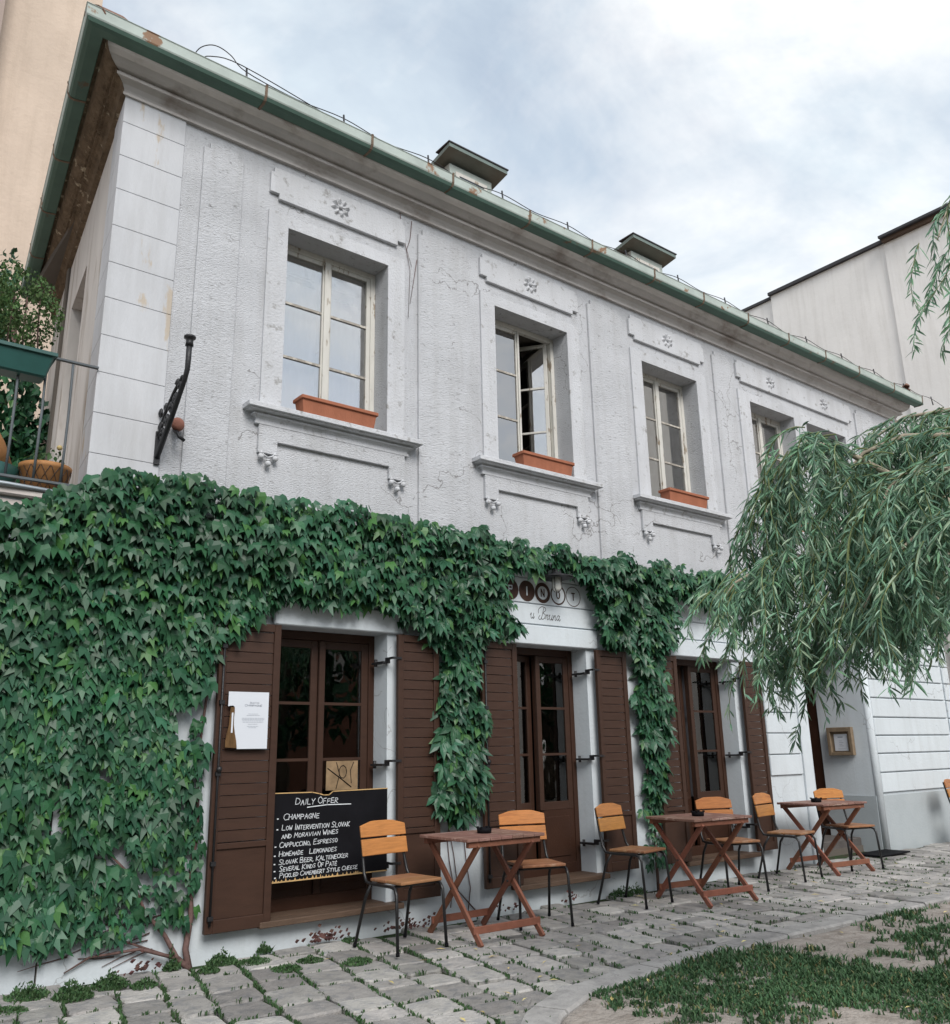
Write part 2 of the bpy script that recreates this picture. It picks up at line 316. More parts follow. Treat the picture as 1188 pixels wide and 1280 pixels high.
# ------------------------------------------------------------------ ground, paving, kerb, lawn
g = MB(); g.add([(-150,-150,-.12),(150,-150,-.12),(150,150,-.12),(-150,150,-.12)], [(0,1,2,3)])
tag(g.build('ground', M['ground']), kind='structure')

KERB = [(2.05,-4.6),(2.28,-3.85),(2.62,-3.2),(2.98,-2.70),(3.32,-2.40),(3.76,-2.19),(4.42,-2.09),(4.96,-2.06),(6.04,-2.03),(7.04,-2.05),(8.79,-2.09),(11,-2.15),(14,-2.25),(18,-2.4)]
def kerb_y(x):
    if x < KERB[0][0]: return -9
    for a, b in zip(KERB, KERB[1:]):
        if a[0] <= x <= b[0]: return a[1] + (b[1]-a[1])*(x-a[0])/(b[0]-a[0])
    return KERB[-1][1]

bed = MB(); bed.add([(-4,-6.8,-.028),(20,-6.8,-.028),(20,1.0,-.028),(-4,1.0,-.028)], [(0,1,2,3)])
pav = tag(bed.build('pavement', M['earth']), kind='structure')
def sett_mesh(i):
    r = random.Random(100+i); mb = MB(); n = 12; vs = []
    for k in range(n):                       # rounded irregular outline
        a = 2*math.pi*(k+.5)/n; c, s_ = math.cos(a), math.sin(a); e = .30
        x = .5*math.copysign(abs(c)**e, c)*(1+r.uniform(-.05,.03)); y = .5*math.copysign(abs(s_)**e, s_)*(1+r.uniform(-.05,.03)); vs.append((x,y))
    low = [(x,y,-.10) for x,y in vs]; mid = [(x,y,-.010+r.uniform(-.004,.004)) for x,y in vs]; top = [(x*.945+r.uniform(-.008,.008),y*.945+r.uniform(-.008,.008),.0+r.uniform(-.003,.003)) for x,y in vs]
    mb.add(low+mid+top+[(r.uniform(-.2,.2),r.uniform(-.2,.2),.002+r.uniform(-.004,.004))], [(k,(k+1)%n,n+(k+1)%n,n+k) for k in range(n)] + [(n+k,n+(k+1)%n,2*n+(k+1)%n,2*n+k) for k in range(n)] + [(2*n+k,2*n+(k+1)%n,3*n) for k in range(n)])
    me = mb.mesh('paving_stone'); me.materials.append(M['stone']); return me, mb
SETTS = [sett_mesh(i) for i in range(10)]
stones = []; CW = .265; sh = .21                    # columns run away from the wall and lean left
xx = -2.6
while xx < 19:
    wcol = CW*rng.uniform(.82,1.18); yy = .02 - rng.uniform(0,.2)
    while yy > -7.0:
        ln = rng.choice((.20,.26,.30,.34,.38))*rng.uniform(.9,1.1)
        cy = yy - ln/2; cx = xx + wcol/2 + cy*sh*.95 + .02*math.sin(cy*3+xx)
        ky = kerb_y(cx)
        if cy - ln/2 < ky - .10 and cy + ln/2 > ky + .03:
            top_ = cy + ln/2; cy = (top_ + ky - .10)/2; ln = top_ - (ky - .10)
        ok = cx > -3 and cx < 18.5 and cy - ln/2 > ky - .11 and cy > -6.6 and not (cx < 1.0 and cy < -4)
        if ok:
            stones.append((cx, min(cy,-.01-ln/2*.98), wcol*.962, ln*.942, sh))
        yy -= ln
        if yy < kerb_y(cx) - .3: break
    xx += wcol
def stone_mat(s_, r):
    cx, cy, a, b, sh_ = s_
    Mx = Matrix(((a, b*sh_, 0, cx),(0, b, 0, cy),(0,0,1, r.uniform(-.008,.008)),(0,0,0,1)))
    return Mx @ Euler((r.uniform(-.02,.02), r.uniform(-.02,.02), r.uniform(-.05,.05))).to_matrix().to_4x4()
def cam_px(p):
    d = CAM_M.transposed() @ (Vector(p) - CAM_LOC)
    if d.z > -.1: return None
    return (594 + FPX*d.x/-d.z, 640 - FPX*d.y/-d.z, -d.z)
def vis(p, m=30):
    q = cam_px(p); return q is not None and -m < q[0] < 1188+m and -m < q[1] < 1280+m
vsn = sorted([s_ for s_ in stones if vis((s_[0], s_[1], 0))], key=lambda s_: cam_px((s_[0], s_[1], 0))[2])
near = vsn[:300]; nearset = set(near); rest = MB()
for s_ in near:
    r_ = random.Random(hash((round(s_[0],3), round(s_[1],3)))); inst('paving_stone', SETTS[r_.randrange(10)][0], pav, stone_mat(s_, r_))
for s_ in stones:
    if s_ in nearset: continue
    if not vis((s_[0], s_[1], 0), 500): continue
    r_ = random.Random(hash((round(s_[0],3), round(s_[1],3)))); b_ = SETTS[r_.randrange(10)][1]; Mx = stone_mat(s_, r_)
    rest.add([Mx @ Vector(v) for v in b_.v], b_.f)
tag(rest.build('paving_stones', M['stone'], pav), kind='stuff')

def offset_path(path, d):
    P = [Vector(p) for p in path]; o = []
    for i, p in enumerate(P):
        t = ((P[min(i+1,len(P)-1)]-P[max(i-1,0)])).normalized(); o.append(p + Vector((t.y,-t.x))*d)
    return o
def resample(path, step):
    P = [Vector(p) for p in path]; L_ = [0]
    for a, b in zip(P, P[1:]): L_.append(L_[-1]+(b-a).length)
    outp = []; s_ = 0
    while s_ <= L_[-1]:
        i = max(k for k in range(len(L_)) if L_[k] <= s_+1e-9); i = min(i, len(P)-2)
        outp.append(P[i].lerp(P[i+1], (s_-L_[i])/(L_[i+1]-L_[i]))); s_ += step
    return outp
kp = resample(KERB, .09); kin = offset_path(kp, .20)
kerb_root = tag(MB().sweep([(-.0,-.09),(.20,-.09),(.20,-.05),(0,-.05)], [tuple(p) for p in kp]).build('kerb', M['earth']), kind='structure')
i = 0
while i < len(kp)-3:
    n_ = min(rng.choice((4,5,6,7)), len(kp)-1-i)
    if i < 12: n_ = min(4, len(kp)-1-i)
    seg = [kp[j] for j in range(i, i+n_+1)]; d0 = (seg[1]-seg[0]).normalized(); d1 = (seg[-1]-seg[-2]).normalized()
    seg[0] = seg[0] + d0*.004; seg[-1] = seg[-1] - d1*.004; zt = .014 + rng.uniform(-.007,.007); wv = .20 + rng.uniform(-.008,.008)
    b_ = MB().sweep([(0,-.1),(0,zt-.012),(.012,zt),(wv-.015,zt),(wv,zt-.015),(wv,-.1)], [tuple(p) for p in seg])
    b_.build('kerb_stone', M['kerb'], kerb_root); i += n_

# lawn: a bumpy soil sheet with patchy grass
def lawn_h(x, y): return .0 + .03*noise.noise(Vector((x*1.1, y*1.1, 3))) + .012*noise.noise(Vector((x*5, y*5, 9)))
lw = MB(); cols = resample(KERB, .12); NR = 40; vs = []; fs = []
inn = offset_path(cols, .20)
for i, (a, b) in enumerate(zip(cols, inn)):
    for j in range(NR+1):
        t = (j/NR)**1.6; x = b.x + .5*t*1.5; yv = b.y - t*(9 + .0*i)
        if i < 20: x = b.x + t*4
        vs.append((x, yv, lawn_h(x, yv) + (-.02 if j == 0 else 0)))
for i in range(len(cols)-1):
    for j in range(NR): fs.append((i*(NR+1)+j, i*(NR+1)+j+1, (i+1)*(NR+1)+j+1, (i+1)*(NR+1)+j))
lw.add(vs, fs, True); tag(lw.build('lawn_soil', M['soil']), kind='structure')

def grass_density(x, y):
    v = noise.noise(Vector((x*.9+5, y*1.25, .3))) + .45*noise.noise(Vector((x*2.7, y*3.1, 4.)))
    edge = min(1, max(0, (kerb_y(x) - .2 - y)/.25))
    return max(0, min(1, (v + .15 + .55*noise.noise(Vector((x*9,y*9,6.))))*2.4))*(.6+.4*edge)
gr = MB(); r_ = random.Random(5); cnt = 0
while cnt < 135000:
    d = r_.uniform(2.6, 9.0) if r_.random() < .8 else r_.uniform(9, 14); a = R(r_.uniform(30, 74))
    x = d*math.sin(a); y = CAM_LOC.y + d*math.cos(a)
    if x < 2.1 or y > kerb_y(x) - .21 or x > 17: 
        continue
    cnt += 1
    if r_.random() > grass_density(x, y): continue
    h = r_.uniform(.014,.042)*(1.0 if d < 6 else 1.4); wd = r_.uniform(.0025,.0048)*(1 if d < 5 else 1.7); yaw = r_.uniform(0, 6.28); ln = r_.uniform(.2,1.1)*h; z = lawn_h(x,y)-.004
    cx, sy = math.cos(yaw), math.sin(yaw); lx, ly = math.cos(yaw+1.57+r_.uniform(-.5,.5))*ln, math.sin(yaw+1.57)*ln
    gr.add([(x-cx*wd,y-sy*wd,z),(x+cx*wd,y+sy*wd,z),(x+cx*wd*.7+lx*.4,y+sy*wd*.7+ly*.4,z+h*.65),(x-cx*wd*.7+lx*.4,y-sy*wd*.7+ly*.4,z+h*.65),(x+lx,y+ly,z+h*.9)], [(0,1,2,3),(3,2,4)])
tag(gr.build('grass', M['grass']), 'patchy short green grass growing on the bare soil lawn', 'grass', kind='stuff')

# weeds and moss in the joints and along the foot of the wall
wd_ = MB(); r_ = random.Random(11)
def tuft(x, y, rad, n, hmax):
    for _ in range(n):
        a = r_.uniform(0,6.28); q = rad*math.sqrt(r_.random()); px, py = x+q*math.cos(a), y+q*math.sin(a)
        h = hmax*r_.uniform(.25,.8)*(1-.5*q/rad); ya = r_.uniform(0,6.28); w_ = min(h*.35, r_.uniform(.005,.011)); le = r_.uniform(.3,1.3)*h
        c_, s_ = math.cos(ya), math.sin(ya)
        wd_.add([(px,py,-.02),(px+c_*w_+le*.4*s_,py+s_*w_-le*.4*c_,h*.5),(px+le*s_,py-le*c_,h),(px-c_*w_+le*.4*s_,py-s_*w_-le*.4*c_,h*.5)], [(0,1,2,3)])
for s_ in vsn:
    k = cam_px((s_[0],s_[1],0))[2]; bias = 1.0 if s_[0] < 4.2 else .4
    if k > 11: continue
    for _ in range(int(30*bias)):
        if noise.noise(Vector((s_[0]*1.3, s_[1]*1.3, 2))) + r_.uniform(-.5,.5) < -.05: continue
        t = r_.uniform(-.5,.5)
        if r_.random() < .7: px, py = s_[0] - s_[2]*.53 + t*s_[3]*s_[4], s_[1] + t*s_[3]
        else: px, py = s_[0] + t*s_[2], s_[1] - s_[3]*.54
        tuft(px, py, .016, 4, r_.uniform(.020,.042))
for x, y, rad, n, h in ((1.42,-.22,.11,110,.13),(1.62,-.40,.10,160,.14),(1.86,-.30,.10,130,.13),(2.02,-.42,.07,60,.07),(2.30,-.10,.05,60,.16),(2.46,-.32,.06,60,.06),(2.62,-.16,.09,120,.12),(2.78,-.30,.10,90,.06),(2.86,-.62,.09,80,.04),(3.08,-.52,.08,70,.05),(2.98,-.03,.05,40,.10),(3.30,-.75,.09,70,.04),(6.55,-.10,.10,70,.14),(6.75,-.10,.1,60,.14),(3.62,-.12,.06,30,.05),(1.25,-.5,.1,80,.06)):
    for _ in range(n*5):
        a_ = r_.uniform(0,6.28); q_ = rad*1.15*math.sqrt(r_.random()); hh = h*.75*max(.12, 1-(q_/(rad*1.15)))*r_.uniform(.2,1)*(1+.8*noise.noise(Vector((x*9+q_*math.cos(a_)*22, y*9+q_*math.sin(a_)*22, 1))))
        p_ = Vector((x+q_*math.cos(a_), min(-.012, y+q_*math.sin(a_)), hh)); s_ = r_.uniform(.007,.016); e_ = Euler((r_.uniform(-1.1,.5), r_.uniform(-.7,.7), r_.uniform(0,6.28))).to_matrix()
        wd_.add([p_+e_@Vector(t_)*s_ for t_ in ((0,0,.9),(-.5,.08,.1),(0,-.12,-.9),(.5,.08,.1))], [(0,1,2,3)])
    tuft(x, y, rad*1.1, n//2, h*.8)
tag(wd_.build('joint_weeds', M['weed']), 'green weeds and moss growing in the paving joints', 'weeds', kind='stuff')

# fallen willow leaves and dry litter
fl = MB(); r_ = random.Random(21)
def flat_leaf(mb, x, y, z, ln, wd2, ya):
    c_, s_ = math.cos(ya), math.sin(ya); P = lambda u, v, h: (x+c_*u-s_*v, y+s_*u+c_*v, z+h)
    mb.add([P(-ln,0,.0),P(0,-wd2,.006),P(ln,0,.002),P(0,wd2,.004)], [(0,1,2,3)])
for _ in range(150):
    d = r_.uniform(3,12); a = R(r_.uniform(28,72)); x = d*math.sin(a); y = CAM_LOC.y+d*math.cos(a)
    if y > -.1: continue
    z = lawn_h(x,y)+.012 if y < kerb_y(x)-.2 else .032 if y < kerb_y(x) else .014
    flat_leaf(fl, x, y, z, r_.uniform(.025,.05), r_.uniform(.005,.010), r_.uniform(0,6.28))
tag(fl.build('fallen_leaves', M['yellowleaf']), 'scattered fallen yellow willow leaves on lawn and paving', 'leaves', kind='stuff')
rl = MB()
for cx, cy, n in ((3.42,-.06,60),(4.1,-.08,30),(4.25,-.1,24),(5.2,-.05,16),(5.9,-.06,18),(2.1,-.08,20)):
    for _ in range(n):
        x = cx + r_.gauss(0,.09); y = cy - abs(r_.gauss(0,.035)); z = .02+abs(r_.gauss(0,.035)); ya = r_.uniform(0,6.28); s_ = r_.uniform(.010,.022)
        rl.add([(x-s_,y,z),(x,y-s_*.6*math.cos(ya),z-s_*.6),(x+s_*.9,y,z+.01),(x,y+s_*.5,z+s_*.7)], [(0,1,2,3)])
tag(rl.build('leaf_litter', M['redleaf']), 'small heaps of dry dark red leaves along the wall foot', 'leaf litter', kind='stuff')

# ------------------------------------------------------------------ the corner house
X0, X1 = 1.511, 13.75; SD = Vector((.11,.994)).normalized(); SL = 4.25
house = empty('corner_house', (X0,0,0), 0, 'two storey grey white corner house with green gutter and brown shutters', 'house')
UP = [(2.935,3.965),(5.26,6.292),(7.512,8.535),(9.654,10.69),(10.99,12.04)]
SZ, HZ = 4.02, 5.764
LOW = [(3.0,4.0,.20,2.30),(5.385,6.345,.20,2.30),(7.657,8.731,.20,2.30)]
NI = (10.16,11.60,0.0,2.62)
RV = .20                                         # reveal depth
def wall_holes(mb, x0, x1, z0, z1, y, holes, depth):
    xs = sorted({x0,x1,*[h[0] for h in holes],*[h[1] for h in holes]}); zs = sorted({z0,z1,*[h[2] for h in holes],*[h[3] for h in holes]})
    xs = [x for x in xs if x0 <= x <= x1]; zs = [z for z in zs if z0 <= z <= z1]
    for a, b in zip(xs, xs[1:]):
        for c, d in zip(zs, zs[1:]):
            mx_, mz = (a+b)/2, (c+d)/2
            if any(h[0] < mx_ < h[1] and h[2] < mz < h[3] for h in holes): continue
            mb.add([(a,y,c),(b,y,c),(b,y,d),(a,y,d)], [(0,1,2,3)])
    for h in holes:
        a, b, c, d = h
        mb.add([(a,y,c),(a,y,d),(a,y+depth,d),(a,y+depth,c)], [(0,1,2,3)]); mb.add([(b,y,c),(b,y+depth,c),(b,y+depth,d),(b,y,d)], [(0,1,2,3)])
        mb.add([(a,y,d),(b,y,d),(b,y+depth,d),(a,y+depth,d)], [(0,1,2,3)])
        mb.add([(a,y,c),(a,y+depth,c),(b,y+depth,c),(b,y,c)], [(0,1,2,3)])
mb = MB(); wall_holes(mb, X0, X1, 3.12, 6.8, 0, [(a,b,SZ,HZ) for a,b in UP], RV+.06); mb.build('upper_wall', M['stucco'], house)
mb = MB(); wall_holes(mb, X0, 14.15, 0-.1, 3.12, 0, [(a,b,c,d) for a,b,c,d in LOW]+[(NI[0],NI[1],-.1,NI[3])], RV+.06); mb.build('lower_wall', M['limewash'], house)
# side wall with its terrace door opening, far walls, floors
def side_pt(s_, off=0): return (X0 + SD.x*s_ - SD.y*off, SD.y*s_ + SD.x*off)
mb = MB()
def side_quad(s0, s1, z0, z1, off=0):
    a = side_pt(s0, off); b = side_pt(s1, off); mb.add([(*b,z0),(*a,z0),(*a,z1),(*b,z1)], [(0,1,2,3)])
side_quad(0,1.47,0,6.8); side_quad(1.47,2.42,5.68,6.8); side_quad(2.42,SL,0,6.8); side_quad(1.47,2.42,0,3.05)
a0, a1, b0, b1 = side_pt(1.47), side_pt(1.47,-.25), side_pt(2.42), side_pt(2.42,-.25)
mb.add([(*a0,3.05),(*a1,3.05),(*a1,5.68),(*a0,5.68)],[(0,1,2,3)]); mb.add([(*b0,3.05),(*b1,3.05),(*b1,5.68),(*b0,5.68)],[(0,1,2,3)]); mb.add([(*a0,5.68),(*a1,5.68),(*b1,5.68),(*b0,5.68)],[(0,1,2,3)])
mb.build('side_wall', M['sidewall'], house)
mb = MB(); p = side_pt(1.49,-.2); q = side_pt(2.40,-.2); mb.add([(*q,3.05),(*p,3.05),(*p,5.66),(*q,5.66)],[(0,1,2,3)])
sdoor = mb.build('terrace_door', M['browndark'], house)
mb = MB(); e0 = side_pt(SL); mb.add([(e0[0],e0[1],0),(14.15,e0[1],0),(14.15,e0[1],6.8),(e0[0],e0[1],6.8)],[(0,1,2,3)])
mb.add([(14.15,0,-.1),(14.15,e0[1],-.1),(14.15,e0[1],3.12),(14.15,0,3.12)],[(0,1,2,3)]); mb.add([(X1,0,3.12),(X1,e0[1],3.12),(X1,e0[1],6.8),(X1,0,6.8)],[(0,1,2,3)])
mb.add([(X1,0,3.12),(14.15,0,3.12),(14.15,e0[1],3.12),(X1,e0[1],3.12)],[(0,1,2,3)])
mb.build('rear_wall', M['sidewall'], house)
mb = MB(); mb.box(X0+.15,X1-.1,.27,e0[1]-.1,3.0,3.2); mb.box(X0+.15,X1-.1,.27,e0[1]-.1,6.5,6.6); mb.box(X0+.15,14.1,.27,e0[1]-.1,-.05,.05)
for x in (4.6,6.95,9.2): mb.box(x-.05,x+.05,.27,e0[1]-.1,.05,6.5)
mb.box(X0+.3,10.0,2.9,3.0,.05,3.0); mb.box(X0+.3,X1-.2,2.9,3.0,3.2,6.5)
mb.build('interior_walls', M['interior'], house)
# entrance niche
mb = MB(); a,b,c,d = NI
mb.box(b,b+.2,.261,.71,-.05,d); mb.box(a-.2,a,.261,1.05,-.05,d); mb.box(a-.2,b+.2,.261,1.05,d,d+.2); mb.build('niche_wall', M['limewash'], house)
mb = MB(); mb.box(b-.012,b-.002,.004,.71,-.05,.67); mb.build('niche_plinth', M['plinth'], house)
MB().box(b+.02,b+.2,.711,1.02,-.05,d).build('door_jamb', M['browndark'], house)
ndoor = MB().box(a+.01,b+.019,.95,1.01,.16,d-.02).build('entrance_door', M['browndark'], house)
for z0_, z1_ in ((.3,1.05),(1.15,1.75),(1.85,2.45)):
    for k in range(2):
        x = a+.12+k*.68; MB().box(x,x+.54,.925,.949,z0_,z1_).build('door_panel', M['browndark'], ndoor, bevel=.012)
MB().box(a+.01,b-.015,.28,.949,-.05,.15).build('step', M['stonestep'], house, bevel=.01)

# plinth strip on the right section + rustication
MB().box(NI[1]+.10,14.16,-.035,-.0005,-.05,.68).build('plinth', M['plinth'], house, bevel=.008)
col = MB(); col.tube([(NI[1]+.05,-.005,-.05),(NI[1]+.05,-.005,2.7)], .055, 14); col.build('corner_roll', M['limewash'], house)
ZL = [.99,1.23,1.475,1.715,1.96,2.20,2.44,2.695,2.94,3.12]
for z0_, z1_ in zip(ZL, ZL[1:]):
    if z0_ < 2.43:
        MB().box(9.28,9.93,-.024,-.0005,z0_+.006,z1_-.006).build('rustication_band', M['limewash'], house, bevel=.006)
    else:
        z0b = 2.50 if z0_ < 2.5 else z0_+.005
        MB().box(X0+.05,10.0,-.018,-.0005,z0b,z1_-.005).build('rustication_band', M['limewash'], house, bevel=.004)
MB().box(9.955,10.158,-.03,-.0005,-.05,3.05).build('entrance_pier', M['limewash'], house, bevel=.006)
for z0_, z1_ in zip([.70,.96,1.205,1.44,1.68,1.94,2.19,2.44,2.69,2.94],[.96,1.205,1.44,1.68,1.94,2.19,2.44,2.69,2.94,3.12]):
    MB().box(11.74,13.90,-.03,-.0005,z0_+.008,z1_-.008).build('rustication_band', M['limewash'], house, bevel=.008)
    MB().box(13.96,14.15,-.03,-.0005,z0_+.008,z1_-.008).build('rustication_band', M['limewash'], house, bevel=.008)
for a,b,c,d in LOW:                                # smooth lintels
    MB().box(a-.05,b+.14,-.040,-.0005,d,d+.185).build('lintel', M['limewash'], house, bevel=.008)

# quoin blocks at the corner
zq = [3.10,3.41,3.715,4.03,4.325,4.63,4.925,5.24,5.56,5.86,6.165,6.415]
for z0_, z1_ in zip(zq, zq[1:]):
    mb = MB(); p = side_pt(.42,.012); q = side_pt(0,.012)
    vs = [(q[0]-.002,-.016),(1.99,-.016),(1.99,-.0005),(X0+.004,-.0005),(side_pt(.42)[0]-.0005,side_pt(.42)[1]),p]
    n_ = len(vs); z0_ += .0014; z1_ -= .0014
    mb.add([(x,y,z0_) for x,y in vs]+[(x,y,z1_) for x,y in vs], [tuple(range(n_-1,-1,-1)), tuple(range(n_,2*n_))]+[(k,(k+1)%n_,n_+(k+1)%n_,n_+k) for k in range(n_)])
    mb.build('quoin_block', M['quoin'], house, bevel=.003)
# raised pilaster strips between the windows
for x0_, x1_ in ((2.152,2.50),(4.309,4.90),(6.641,7.20),(8.908,9.30),(12.42,12.95)):
    MB().poly_y([(x0_,3.12),(x1_,3.12),(x1_,6.24),(x1_-.05,6.24),(x1_-.05,6.30),(x0_+.05,6.30),(x0_+.05,6.24),(x0_,6.24)], -.026, -.0005).build('pilaster_strip', M['stucco'], house, bevel=.003)
# cornice
CP = [(0,6.400),(.034,6.400),(.034,6.424),(.026,6.428),(.030,6.450),(.048,6.484),(.078,6.503),(.104,6.505),(.104,6.530),(.088,6.533),(.088,6.552),(.122,6.556),(.152,6.572),(.182,6.602),(.200,6.645),(.205,6.686),(.226,6.688),(.226,6.735),(0,6.735)]
fe = (X1-.02,0); se = side_pt(SL)
MB().sweep(CP, [side_pt(.0), fe, (X1-.02,e0[1])][0:3]).build('cornice', M['cornice'], house)
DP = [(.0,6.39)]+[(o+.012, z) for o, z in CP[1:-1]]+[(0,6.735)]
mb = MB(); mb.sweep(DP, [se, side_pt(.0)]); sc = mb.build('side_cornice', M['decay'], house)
# bring the mitre of both runs to the corner diagonal
bis = (Vector((0,-1)) + Vector((-SD.y, SD.x))).normalized()
for ob, row, prof in ((bpy.data.objects['cornice'], 0, CP), (sc, 1, DP)):
    k = len(prof)
    for j in range(k):
        v = ob.data.vertices[row*k+j]; o_ = prof[j][0]; scal = 1/bis.dot(Vector((0,-1))); v.co.x = X0 + bis.x*o_*scal; v.co.y = bis.y*o_*scal
# gutter, in sections with rusty straps
GU = [(.250,6.632),(.335,6.624),(.366,6.634),(.380,6.660),(.372,6.660),(.245,6.640)]
GL = [(.380,6.661),(.386,6.672),(.388,6.752),(.395,6.760),(.388,6.768),(.378,6.762),(.372,6.672)]
def gpath_front(x0, x1): return [(x0,0),(x1,0)]
xs = [X0]; 
while xs[-1] < 13.3: xs.append(xs[-1] + rng.choice((.92,1.0,1.04)))
xs[-1] = 13.98
def corner_fix(ob, prof, row):
    for j in range(len(prof)):
        v = ob.data.vertices[row*len(prof)+j]; o_ = prof[j][0]; scal = 1/bis.dot(Vector((0,-1))); v.co.x = X0 + bis.x*o_*scal; v.co.y = bis.y*o_*scal
for i, (a, b) in enumerate(zip(xs, xs[1:])):
    dz = rng.uniform(-.006,.006) + .004*math.sin(i*1.3)
    for nm, prof, mt in (('gutter_section', GU, M['copper']), ('gutter_lip', GL, M['mint'])):
        pr_ = [(o, z+dz*(i > 0)) for o, z in prof]
        ob = MB().sweep(pr_, gpath_front(a+.003 if i else a, b-.003)).build(nm, mt, house)
        if i == 0: corner_fix(ob, prof, 0)
    ST = [(.246,6.628),(.336,6.619),(.371,6.630),(.386,6.658),(.392,6.672),(.394,6.752),(.400,6.772),(.38,6.772),(.36,6.66),(.246,6.642)]
    MB().sweep([(o, z+dz) for o, z in ST], [(b-.011,0),(b+.011,0)]).build('gutter_strap', M['rust'], house)
ss = [SL+.1, 3.3, 2.35, 1.42, .52, 0]
for i, (a, b) in enumerate(zip(ss, ss[1:])):
    for nm, prof, mt in (('gutter_section', GU, M['copper']), ('gutter_lip', GL, M['mint'])):
        ob = MB().sweep(prof, [side_pt(a), side_pt(b)]).build(nm, mt, house)
        if b == 0: corner_fix(ob, prof, 1)
    if b: MB().sweep(ST, [side_pt(b+.011), side_pt(b-.011)]).build('gutter_strap', M['rust'], house)
MB().box(13.975,13.985,-.39,-.24,6.62,6.76).build('gutter_end', M['copper'], house)
# dark eaves board between cornice and gutter, and the roof
MB().sweep([(.19,6.737),(.30,6.737),(.30,6.75),(.19,6.75)], [se, (X0,0), (X1+.1,0)]).build('eaves_board', M['sillwood'], house)
ep = .37; zc = 6.76; yr = 2.1
c0 = (X0+bis.x*ep*1.1, bis.y*ep*1.1)
e1 = (14.0,-ep); rx0 = 3.55; rz = zc + (yr+ep)*.82
mb = MB(); bk = side_pt(SL+.1, ep); bkr = (14.0, bk[1])
mb.add([(*c0,zc),(*e1,zc),(12.0,yr,rz),(rx0,yr,rz),(*bk,zc),(*bkr,zc)], [(0,1,2,3),(4,0,3),(5,4,3,2),(1,5,2)])
roof = mb.build('roof', M['roof'], house)
tile = MB(); vs = []
for k in range(7):
    a = math.pi*k/6; vs += [(-.19,.085*math.cos(a),.075*math.sin(a)),(.19,.10*math.cos(a),.09*math.sin(a))]
tile.add(vs, [(2*k,2*k+1,2*k+3,2*k+2) for k in range(6)], True); tile.add([(-.19,.085*math.cos(math.pi*k/6),.075*math.sin(math.pi*k/6)) for k in range(7)]+[(-.19,0,0)], [tuple(range(8))])
tm = tile.mesh('ridge_tile'); tm.materials.append(M['roof'])
A = Vector((*c0, zc)); B = Vector((rx0, yr, rz)); dd = (B-A); nT = int(dd.length/.34)
for k in range(nT):
    p = A + dd*((k+.25)/nT); inst('ridge_tile', tm, roof, Matrix.Translation(p+Vector((0,0,.02))) @ dd.to_track_quat('X','Z').to_matrix().to_4x4())
for k in range(6):
    p = Vector((13.55+k*.09, -.30+.04*k, zc+.05+.02*(k%2))); inst('ridge_tile', tm, roof, Matrix.Translation(p) @ Euler((0,.35,1.3+.1*k)).to_matrix().to_4x4() @ Matrix.Scale(.55,4))
# lightning conductor along the eaves
zl = 6.86; pts = []
xk = [2.35]; 
while xk[-1] < 13.6: xk.append(xk[-1]+.93)
wire = [(1.93,-.2,zc+.10),(1.97,-.25,zc+.19),(2.04,-.29,zc+.235),(2.12,-.31,zc+.24),(2.22,-.32,zc+.20)]
for i, x in enumerate(xk):
    wire.append((x,-.33,zl+.005)); wire.append((x+.46,-.33,zl-.03-.012*(i%3)))
def smooth(pts, m=5):
    P_ = [Vector(p) for p in pts]; o_ = []
    for i in range(len(P_)-1):
        p0, p1, p2, p3 = P_[max(i-1,0)], P_[i], P_[i+1], P_[min(i+2,len(P_)-1)]
        for k in range(m):
            t_ = k/m; o_.append(.5*((2*p1)+(p2-p0)*t_+(2*p0-5*p1+4*p2-p3)*t_*t_+(3*p1-p0-3*p2+p3)*t_**3))
    return o_ + [P_[-1]]
lw_ = MB().tube(smooth(wire), .0045, 5).build('roof_wire', M['iron'], house)
for x in xk:
    MB().tube([(x,-.35,zc-.02),(x,-.335,zl+.035)], .009, 5).build('wire_clip', M['iron'], lw_)
MB().tube(smooth([(1.98,-.28,zc+.06),(2.05,-.30,zc+.12),(2.3,-.36,zc+.12),(3.1,-.36,zc+.03)]), .0045, 5).build('roof_wire', M['iron'], house)
# dormers
def dormer(x0, x1, ztop):
    yf = .5
    body = MB().box(x0+.12,x1-.12,yf+.16,yf+1.2,ztop-.75,ztop-.10).build('dormer', M['mint'], house)
    mb = MB(); mb.add([(x0,yf,ztop-.02),(x1,yf,ztop-.02),(x1,yf+1.3,ztop-.24),(x0,yf+1.3,ztop-.24),(x0,yf,ztop+.03),(x1,yf,ztop+.03),(x1,yf+1.3,ztop-.19),(x0,yf+1.3,ztop-.19)],[(0,3,2,1),(4,5,6,7),(0,1,5,4),(1,2,6,5),(2,3,7,6),(3,0,4,7)])
    mb.build('dormer_roof', M['zincgrey'], body)
    MB().box(x0-.012,x1+.012,yf-.012,yf+.25,ztop+.031,ztop+.045).build('dormer_flashing', M['bluegrey'], body)
    f = MB(); f.box(x0+.2,x1-.2,yf+.145,yf+.159,ztop-.6,ztop-.18); f.build('dormer_window_frame', M['frame'], body)
    MB().box(x0+.25,x1-.25,yf+.138,yf+.144,ztop-.55,ztop-.23).build('pane', M['glassdn'], body)
dormer(5.10,5.96,7.97); dormer(8.17,9.05,7.97)

